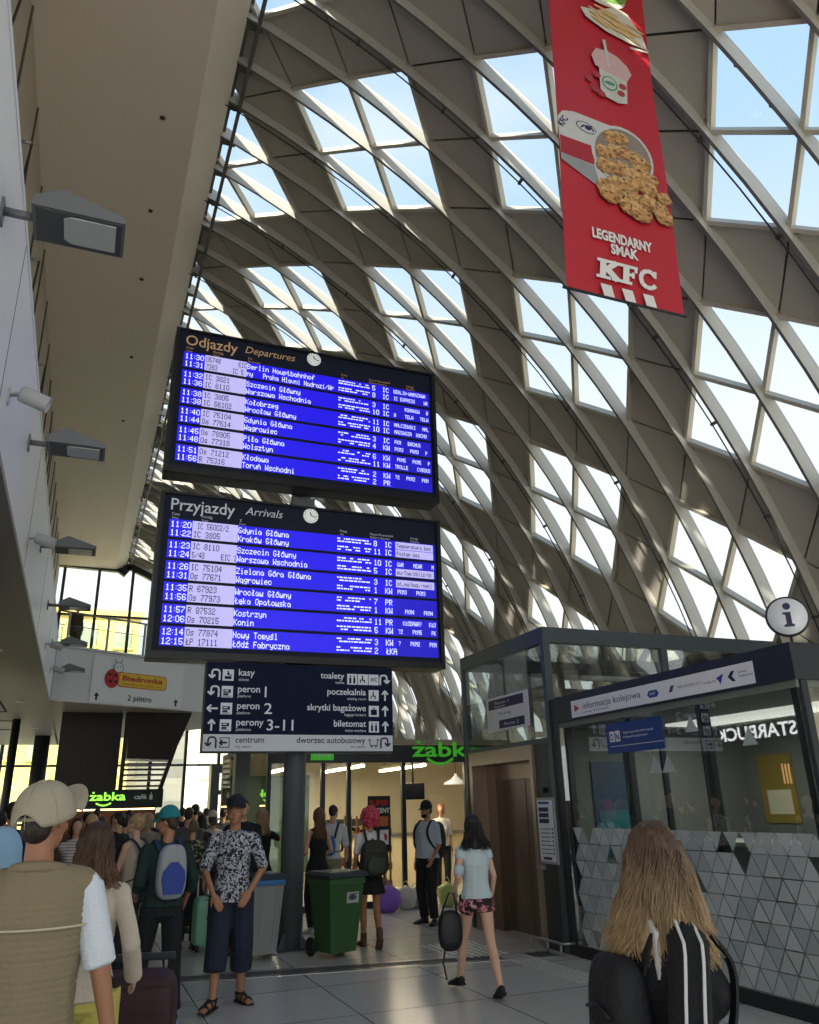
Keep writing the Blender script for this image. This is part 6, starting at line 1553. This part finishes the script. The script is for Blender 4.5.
for i, (x, y, L) in enumerate(((4.95, 14.6, 2.8), (6.15, 14.5, 2.6), (3.75, 14.8, 2.4))):
    t = thing('ceiling_tube_lamp', 'long warm tube lamp hung in the lit shop, ' + ['behind the poster', 'nearest the pendant lamp', 'farthest left'][i], 'lamp', (x, y, 2.32))
    q = MB(); q.box((-.05, 0, .03), (.05, L, .08), mat('lamp_body', '#d8d4c8', .5)); q.build('body', t); q = MB(); q.tube([(0, .03, .0), (0, L - .03, .0)], .022, m_lampw, 8); q.build('tube', t)
    for yy in (.3, L - .3): q = MB(); q.tube([(0, yy, .08), (0, yy, .34)], .006, m_cable, 6); q.build('hanger', t)
    l = bpy.data.lights.new('shop_light', 'AREA'); l.energy = 38; l.color = (1, .86, .62); l.shape = 'RECTANGLE'; l.size = .12; l.size_y = L
    o = bpy.data.objects.new('shop_light', l); COL.objects.link(o); o.location = (x, y + L / 2, 2.28)
for x, y in ((7.0, 15.0),):
    t = thing('pendant_lamp', 'white bell pendant lamp hanging in the shop', 'lamp', (x, y, 1.98))
    q = MB(); q.lathe([(.24, 0), (.22, .03), (.10, .09), (.03, .16), (.02, .2)], mat('pendant_white', '#e4e0d4', .4, emit=.5), 24); q.build('shade', t); q = MB(); q.tube([(0, 0, .2), (0, 0, .66)], .006, m_cable, 6); q.build('cord', t)
t = thing('ceiling_monitor', 'black monitor hanging from the shop ceiling on a rod', 'monitor', (6.05, 14.9, 1.86))
q = MB(); q.box((-.25, -.03, -.15), (.22, .06, .15), m_case, bevel=.01); q.build('casing', t); q = MB(); q.tube([(0, .02, .15), (0, .02, .80)], .02, m_dark); q.build('rod', t)
# shelf rack with baskets of goods
m_wood = mat('rack_wood', '#a5763f', .6, var=.15, scale=6, stretch=(1, 1, 8)); rg = random.Random(3)
goods = [mat('goods_%s' % c, h, .6, var=.25, scale=9) for c, h in (('orange', '#d07a2a'), ('red', '#a52f28'), ('brown', '#7a4a22'), ('yellow', '#d8b04a'), ('green', '#5e7f33'), ('cream', '#d9c8a4'))]
def rack(x, y, n, label, name='display_rack', w=.55):
    t = thing(name, label, 'rack', (x, y, 0))
    q = MB(); 
    for a in (-w / 2, w / 2 - .03): q.box((a, .0, 0), (a + .03, .03, 1.45), m_wood); q.box((a, .35, 0), (a + .03, .38, 1.45), m_wood)
    q.build('frame', t)
    for k in range(n):
        z = .25 + 1.15 * k / n
        q = MB(); q.box((-w / 2, -.02, z), (w / 2, .36, z + .02), m_wood); q.box((-w / 2, -.04, z), (w / 2, -.02, z + .12), m_wood); q.build('basket', t)
        for g in range(4):
            q = MB(); gx = -w / 2 + w * (g + .5) / 4
            for e in range(3): q.ellipsoid((gx + rg.uniform(-.02, .02), .06 + .1 * e, z + .10), (.055, .05, .045), rg.choice(goods), n=10, k=6)
            o = q.build('produce', None); o.location = (x, y, 0); tag(o, 'small heap of fruit or rolls in the baskets of the ' + ('left' if x < 4.6 else 'right') + ' wooden shop rack', 'food', 'food heaps on the wooden racks')
rack(4.42, 14.55, 3, 'wooden basket rack with three tiers behind the glass left of the poster')
rack(5.15, 14.5, 4, 'wooden basket rack with four tiers behind the poster')
# far counter with goods
for k, (x, y) in enumerate(((5.75, 17.9),)):
    t = thing('goods_shelf', 'low shelf unit of small mixed packets by the back wall of the lit shop', 'shelf', (x, y, 0))
    q = MB(); q.box((-.45, 0, 0), (.45, .4, .08), m_anth); q.box((-.45, .36, .08), (.45, .4, 1.35), m_anth)
    for z in (.45, .82, 1.18): q.box((-.45, 0, z), (.45, .36, z + .02), m_steel)
    q.build('frame', t)
    for z in (.08, .47, .84):
        for e in range(5): 
            o = MB().box((-.43 + .175 * e, .02, z), (-.28 + .175 * e, .18, z + rg.uniform(.2, .3)), rg.choice(goods), bevel=.01).build('goods_packet'); o.location = (x, y, 0); tag(o, 'small packet standing on the low shelf unit at the back of the shop', 'packet', 'packets on the low shop shelf')
t = thing('shop_counter', 'long pale shop counter at the back of the lit shop', 'counter', (6.6, 17.4, 0))
q = MB(); q.box((-1.2, -.3, 0), (2.2, .3, 1.0), mat('counter_cream', '#cfc09c', .5)); q.box((-1.25, -.35, 1.0), (2.25, .35, 1.05), m_steel); q.build('body', t)
# bags heaped at the shop door
def bag(x, y, sx, sy, sz, m, label, seed, name='carrier_bag', cat='bag'):
    rg = random.Random(seed); q = MB(); q.ellipsoid((0, 0, sz * .45), (sx, sy, sz * .5), m, n=18, k=12, pw=.8)
    vs = []
    for v in q.v:
        v = Vector(v); nz = mnoise.noise(v * 9 + Vector((seed, 0, 0))); k = 1 + .28 * nz
        if v.z > sz * .7: k *= 1 - .45 * (v.z - sz * .7) / (sz * .3)
        vs.append((v.x * k, v.y * k, max(0, v.z + .03 * nz)))
    q.v = vs; t = thing(name, label, cat, (x, y, 0)); q.build('sack', t)
    q = MB(); q.tube([(-.05, 0, sz * .88), (-.06, 0, sz * 1.05), (.02, .01, sz * 1.12), (.06, 0, sz * .9)], .008, m, 6); q.build('handle', t)
bag(4.92, 13.35, .20, .17, .42, mat('bag_purple', '#8a5ec9', .4, var=.15), 'purple plastic bag on the floor in front of the shop', 1)
bag(5.30, 13.5, .17, .14, .38, mat('bag_white', '#c9c6be', .5, var=.2), 'crumpled whitish plastic bag right of the purple one', 2)
bag(5.52, 13.6, .15, .13, .34, mat('bag_grey', '#9a9a94', .5, var=.2), 'grey bag between the whitish bag and the guard', 3)
bag(6.05, 13.5, .16, .14, .40, mat('bag_lime', '#b9c67a', .5, var=.2), 'pale green plastic bag right of the guard', 4)
# trolley barrier of steel tubes
t = thing('tube_barrier', 'steel tube barrier with crossed bars in front of the shop, right of the guard', 'barrier', (6.75, 13.45, 0))
q = MB()
for z in (.15, .45, .75): q.tube([(-.55, 0, z), (.6, 0, z)], .014, m_steel, 8)
q.tube([(-.55, 0, 0), (.2, 0, .75)], .012, m_steel, 8); q.tube([(.2, 0, 0), (-.35, 0, .75)], .012, m_steel, 8); q.build('crossbar', t)
for x in (-.55, .6):
    q = MB(); q.tube([(x, 0, 0), (x, 0, .8)], .018, m_steel, 8); q.build('upright', t)

# ================================================================== FAR SHOP SIGN, STAIRS, PORTAL
t = thing('shop_sign', 'long dark shop sign with glowing green letters above the crowd', 'sign', (1.0, 24.0, 1.72))
q = MB(); q.box((-.75, 24.0, 1.72), (2.28, 24.25, 2.2), mat('sign_deep_green', '#0b1f16', .4)); q.build('board', t, True)
q = MB(); q.text('żabka', m_sgreen, frame((.38, 23.985, 1.93), (1, 0, 0)), .21, .92, bold=.02); smile(q, frame((.75, 23.985, 1.86), (1, 0, 0)), .38, .06, m_sgreen, .04, 0); q.build('lettering', t, True)
q = MB(); q.text('6-23/7', m_pwhite, frame((-.28, 23.985, 1.99), (1, 0, 0)), .09, .42, bold=.02); q.text('café', mat('sign_white', '#e3e4e8'), frame((1.52, 23.985, 1.95), (1, 0, 0)), .12, .32, bold=.03)
q.prism([(0, 0), (.08, 0), (.08, .11), (.05, .14), (.05, .19), (.03, .19), (.03, .14), (0, .11)], .005, mat('sign_white', '#e3e4e8'), frame((1.92, 23.985, 1.93), (1, 0, 0))); q.build('small_lettering', t, True)
t = thing('food_counter', 'warm lit counter shelf of packets below the green lettered sign', 'counter', (1.0, 25.5, 0))
q = MB(); q.box((-.75, 25.3, 0), (2.28, 26.0, 1.1), mat('counter_brown', '#4a2c1c', .5)); q.box((-.75, 25.9, 1.1), (2.28, 26.0, 1.75), mat('backwall_brown', '#5b3a22', .6)); q.build('body', t, True)
q = MB(); q.box((.0, 25.3, 1.68), (2.2, 25.4, 1.72), mat('strip_warm', '#ffcf8a', .5, emit=5)); q.build('light_strip', t, True)
for i in range(14):
    q = MB(); q.box((0, 0, 0), (.13, .08, .16 + .03 * (i % 3)), goods[i % 6], bevel=.008); o = q.build('packet'); o.location = (-.6 + .2 * i, 25.5, 1.1); tag(o, 'small coloured packet in the row on the warm lit counter under the green sign', 'packet', 'packets on the far counter')
o = thing('hanging_stairs', 'black enclosed stair flight hanging below the footbridge above the shop sign', 'stairs', (1.5, 27.5, 2.2))
blk = mat('stair_black', '#17130f', .35, .2)
q = MB(); q.box((-.62, 27.6, 2.1), (1.18, 30.2, 4.62), blk); q.build('side_panel', o, True)
q = MB(); q.add([(1.35, 27.3, 4.62), (3.3, 27.3, 4.62), (3.05, 27.3, 3.9), (2.75, 27.3, 3.15), (1.4, 27.3, 3.2), (1.35, 28.6, 4.62), (3.3, 28.6, 4.62), (3.05, 28.6, 3.9), (2.75, 28.6, 3.15), (1.4, 28.6, 3.2)], [(0, 4, 3, 2, 1), (5, 6, 7, 8, 9), (0, 1, 6, 5), (1, 2, 7, 6), (2, 3, 8, 7), (3, 4, 9, 8), (4, 0, 5, 9)], blk); q.build('upper_flight', o, True)
q = MB(); q.bar((3.15, 27.4, 4.6), (2.45, 27.4, 2.15), .12, .25, blk, up=(0, 1, 0)); q.bar((1.32, 27.4, 4.6), (1.30, 27.4, 2.15), .12, .25, blk, up=(0, 1, 0)); q.build('stringer', o, True)
for i in range(6):
    q = MB(); z = 2.35 + .17 * i; q.box((1.3, 27.3 + .1 * i, z), (2.5 + .05 * i, 27.7 + .1 * i, z + .05), blk); q.build('tread', o, True)
o = thing('entrance_portal', 'dark square revolving door portal in the glazed end wall', 'door', (6.9, 40.9, 0))
q = MB(); q.box((6.0, 40.5, 0), (6.35, 41.3, 3.7), m_anth2); q.box((7.45, 40.5, 0), (7.8, 41.3, 3.7), m_anth2); q.box((6.35, 40.52, 3.3), (7.45, 41.28, 3.68), m_anth2); q.box((6.35, 40.52, 2.3), (7.45, 41.28, 2.5), m_anth2); q.build('frame', o, True)
q = MB(); q.box((6.4, 40.8, 2.5), (7.45, 40.85, 3.3), m_kglass); q.build('pane', o, True)
o = thing('advert_pillar', 'yellow and orange advertising pillar beside the dark portal', 'pillar', (8.15, 40.4, 0))
q = MB(); q.box((7.85, 40.2, 0), (8.3, 40.6, 3.9), mat('advert_yellow', '#d6a93a', .5, var=.1)); q.box((8.3, 40.2, 0), (8.6, 40.6, 3.9), mat('advert_orange', '#b4623a', .5, var=.1)); q.build('body', o, True)
q = MB(); q.box((8.0, 40.15, .2), (8.5, 40.2, 2.2), mat('advert_dark', '#3a3128', .5)); q.build('panel', o, True)
for i, (x, y, nm) in enumerate(((2.9, 15.8, 'dark square steel column left of the shop'), (8.9, 33., 'dark steel column far behind by the lattice wall'))):
    q = MB(); q.box((-.14, -.14, 0), (.14, .14, 4.4 if i else 3.4), m_anth2, bevel=.01); o = q.build('steel_column'); o.location = (x, y, 0); tag(o, nm, 'column')

# ================================================================== BINS AND LUGGAGE
def wheelie(x, y, rz, body, lidm, label, name='wheelie_bin', h=.84, sc=1., bag=None):
    t = thing(name, label, 'bin', (x, y, 0), rz)
    w0, w1, d0, d1 = .20 * sc, .275 * sc, .20 * sc, .30 * sc
    def ring(z, w, d): return [(-w, -d, z), (w, -d, z), (w, d, z), (-w, d, z)]
    q = MB(); vs = ring(.06, w0, d0) + ring(.14, w0 * 1.03, d0 * 1.05) + ring(h - .07, w1 * .97, d1 * .97) + ring(h - .07, w1 * 1.03, d1 * 1.03) + ring(h, w1 * 1.03, d1 * 1.03)
    fs = [(3, 2, 1, 0)]
    for k in range(4):
        for i in range(4): j = (i + 1) % 4; fs.append((4 * k + i, 4 * k + j, 4 * k + 4 + j, 4 * k + 4 + i))
    fs.append((16, 17, 18, 19)); q.add(vs, fs, body); 
    for a in (-.08, .08): q.bar((a, -d0 * 1.03, .16), (a * 1.3, -d1 * .97, h - .1), .02, .012, body, up=(0, 1, 0))
    o = q.build('body', t)
    bv = o.modifiers.new('bevel', 'BEVEL'); bv.width = .012; bv.segments = 2
    q = MB(); L = w1 * 1.12; D = d1 * 1.14
    vs = ring(h + .005, L, D) + ring(h + .035, L, D) + ring(h + .065, L * .86, D * .86); q.add(vs, [(3, 2, 1, 0), (8, 9, 10, 11)] + [(4 * k + i, 4 * k + (i + 1) % 4, 4 * k + 4 + (i + 1) % 4, 4 * k + 4 + i) for k in range(2) for i in range(4)], lidm)
    q.build('lid', t)
    q = MB(); q.tube([(-w1 * .9, d1 * 1.05, h - .02), (-w1 * .9, d1 * 1.3, h + .01), (w1 * .9, d1 * 1.3, h + .01), (w1 * .9, d1 * 1.05, h - .02)], .014, lidm, 8); q.build('handle', t)
    for s in (-1, 1):
        M = Matrix.Translation((s * (w0 + .035), d0 + .05, .10)) @ Matrix.Rotation(R(90), 4, 'Y')
        q = MB(); q.lathe([(0, -.025), (.09, -.025), (.10, -.015), (.10, .015), (.09, .025), (0, .025)], mat('rubber', '#151515', .7), 20, M); q.build('wheel', t)
    return t
m_bgreen = mat('bin_green', '#31592f', .45, var=.06); m_blid = mat('bin_lid', '#31353a', .5)
t = wheelie(3.0, 9.9, R(14), m_bgreen, m_blid, 'green wheeled bin with dark lid beside the sign post', h=.84, sc=.86)
q = MB(); M = frame((.0, -.236, .57), (1, 0, 0), (0, -.09, 1)); q.box((0, -.006, 0), (.16, 0, .115), mat('sticker_grey', '#b3b6b6', .5), M)
q.ellipsoid((.075, -.006, .06), (.055, .004, .03), m_anth2, M); q.box((.03, -.009, .09), (.14, -.006, .10), m_anth2, M); q.build('sticker', t)
t = wheelie(2.18, 10.2, R(10), mat('bin_grey', '#8b8d8a', .4, var=.05), mat('lid_dark', '#24303c', .5), 'grey wheeled bin behind the man in the patterned shirt', h=.84, sc=.72)
q = MB(); q.box((-.16, -.24, .78), (.2, .2, .84), mat('liner_blue', '#2a6ea8', .4), bevel=.02); q.build('liner', t)
def suitcase(x, y, rz, w, d, h, m, label, name='suitcase', band=None, stripes=None, hl=.30):
    t = thing(name, label, 'suitcase', (x, y, 0), rz)
    q = MB(); q.ellipsoid((0, 0, .05 + h / 2), (w / 2, d / 2, h / 2), m, n=40, k=28, pw=.32)
    o = q.build('shell', t)
    q = MB()
    for i in range(5):
        z = .1 + h * (i + .5) / 5.3; q.box((-w * .42, -d / 2 - .004, z), (w * .42, -d / 2 + .006, z + .012), m)
    q.build('ridge', t)
    q = MB(); 
    for a in (-.1, .1): q.box((a * w / .3 - .008, d / 2 - .05, h), (a * w / .3 + .008, d / 2 - .03, h + hl), m_steel)
    q.box((-.13 * w / .3, d / 2 - .06, h + hl - .01), (.13 * w / .3, d / 2 - .02, h + hl + .03), m_dark, bevel=.01); q.build('pull_handle', t)
    for sx in (-1, 1):
        for sy in (-1, 1):
            q = MB(); M = Matrix.Translation((sx * w * .38, sy * d * .34, .03)) @ Matrix.Rotation(R(90), 4, 'Y'); q.lathe([(0, -.014), (.028, -.014), (.03, 0), (.028, .014), (0, .014)], mat('rubber', '#151515'), 14, M); q.box((sx * w * .38 - .02, sy * d * .34 - .02, .04), (sx * w * .38 + .02, sy * d * .34 + .02, .075), m_dark); q.build('wheel', t)
    if band:
        q = MB(); q.box((-.028, -d / 2 - .014, .07), (.028, -d / 2 - .002, h + .03), band); q.box((-.028, -d / 2 - .014, h + .045), (.028, d / 2, h + .058), band); q.box((-.04, -d / 2 - .022, h * .62), (.04, -d / 2 - .012, h * .70), m_case); q.build('strap', t)
    if stripes:
        for z in (h * .60, h * .645):
            q = MB(); q.box((-w / 2 - .006, -d / 2 - .006, z), (w / 2 + .006, -d / 2 + .01, z + .014), stripes); q.box((w / 2 - .008, -d / 2, z), (w / 2 + .006, d / 2, z + .014), stripes); q.build('stripe', t)
    return t
suitcase(1.70, 11.15, R(8), .33, .24, .56, mat('case_mint', '#7db89c', .35, var=.04), 'mint green hard shell suitcase with black strap standing on the floor', band=m_case)
suitcase(.42, 5.35, R(-12), .50, .34, .72, mat('case_maroon', '#32121a', .6, var=.1, scale=6), 'large dark maroon fabric suitcase with pale double stripe', stripes=mat('stripe_pale', '#8b93b5', .5), hl=.09)
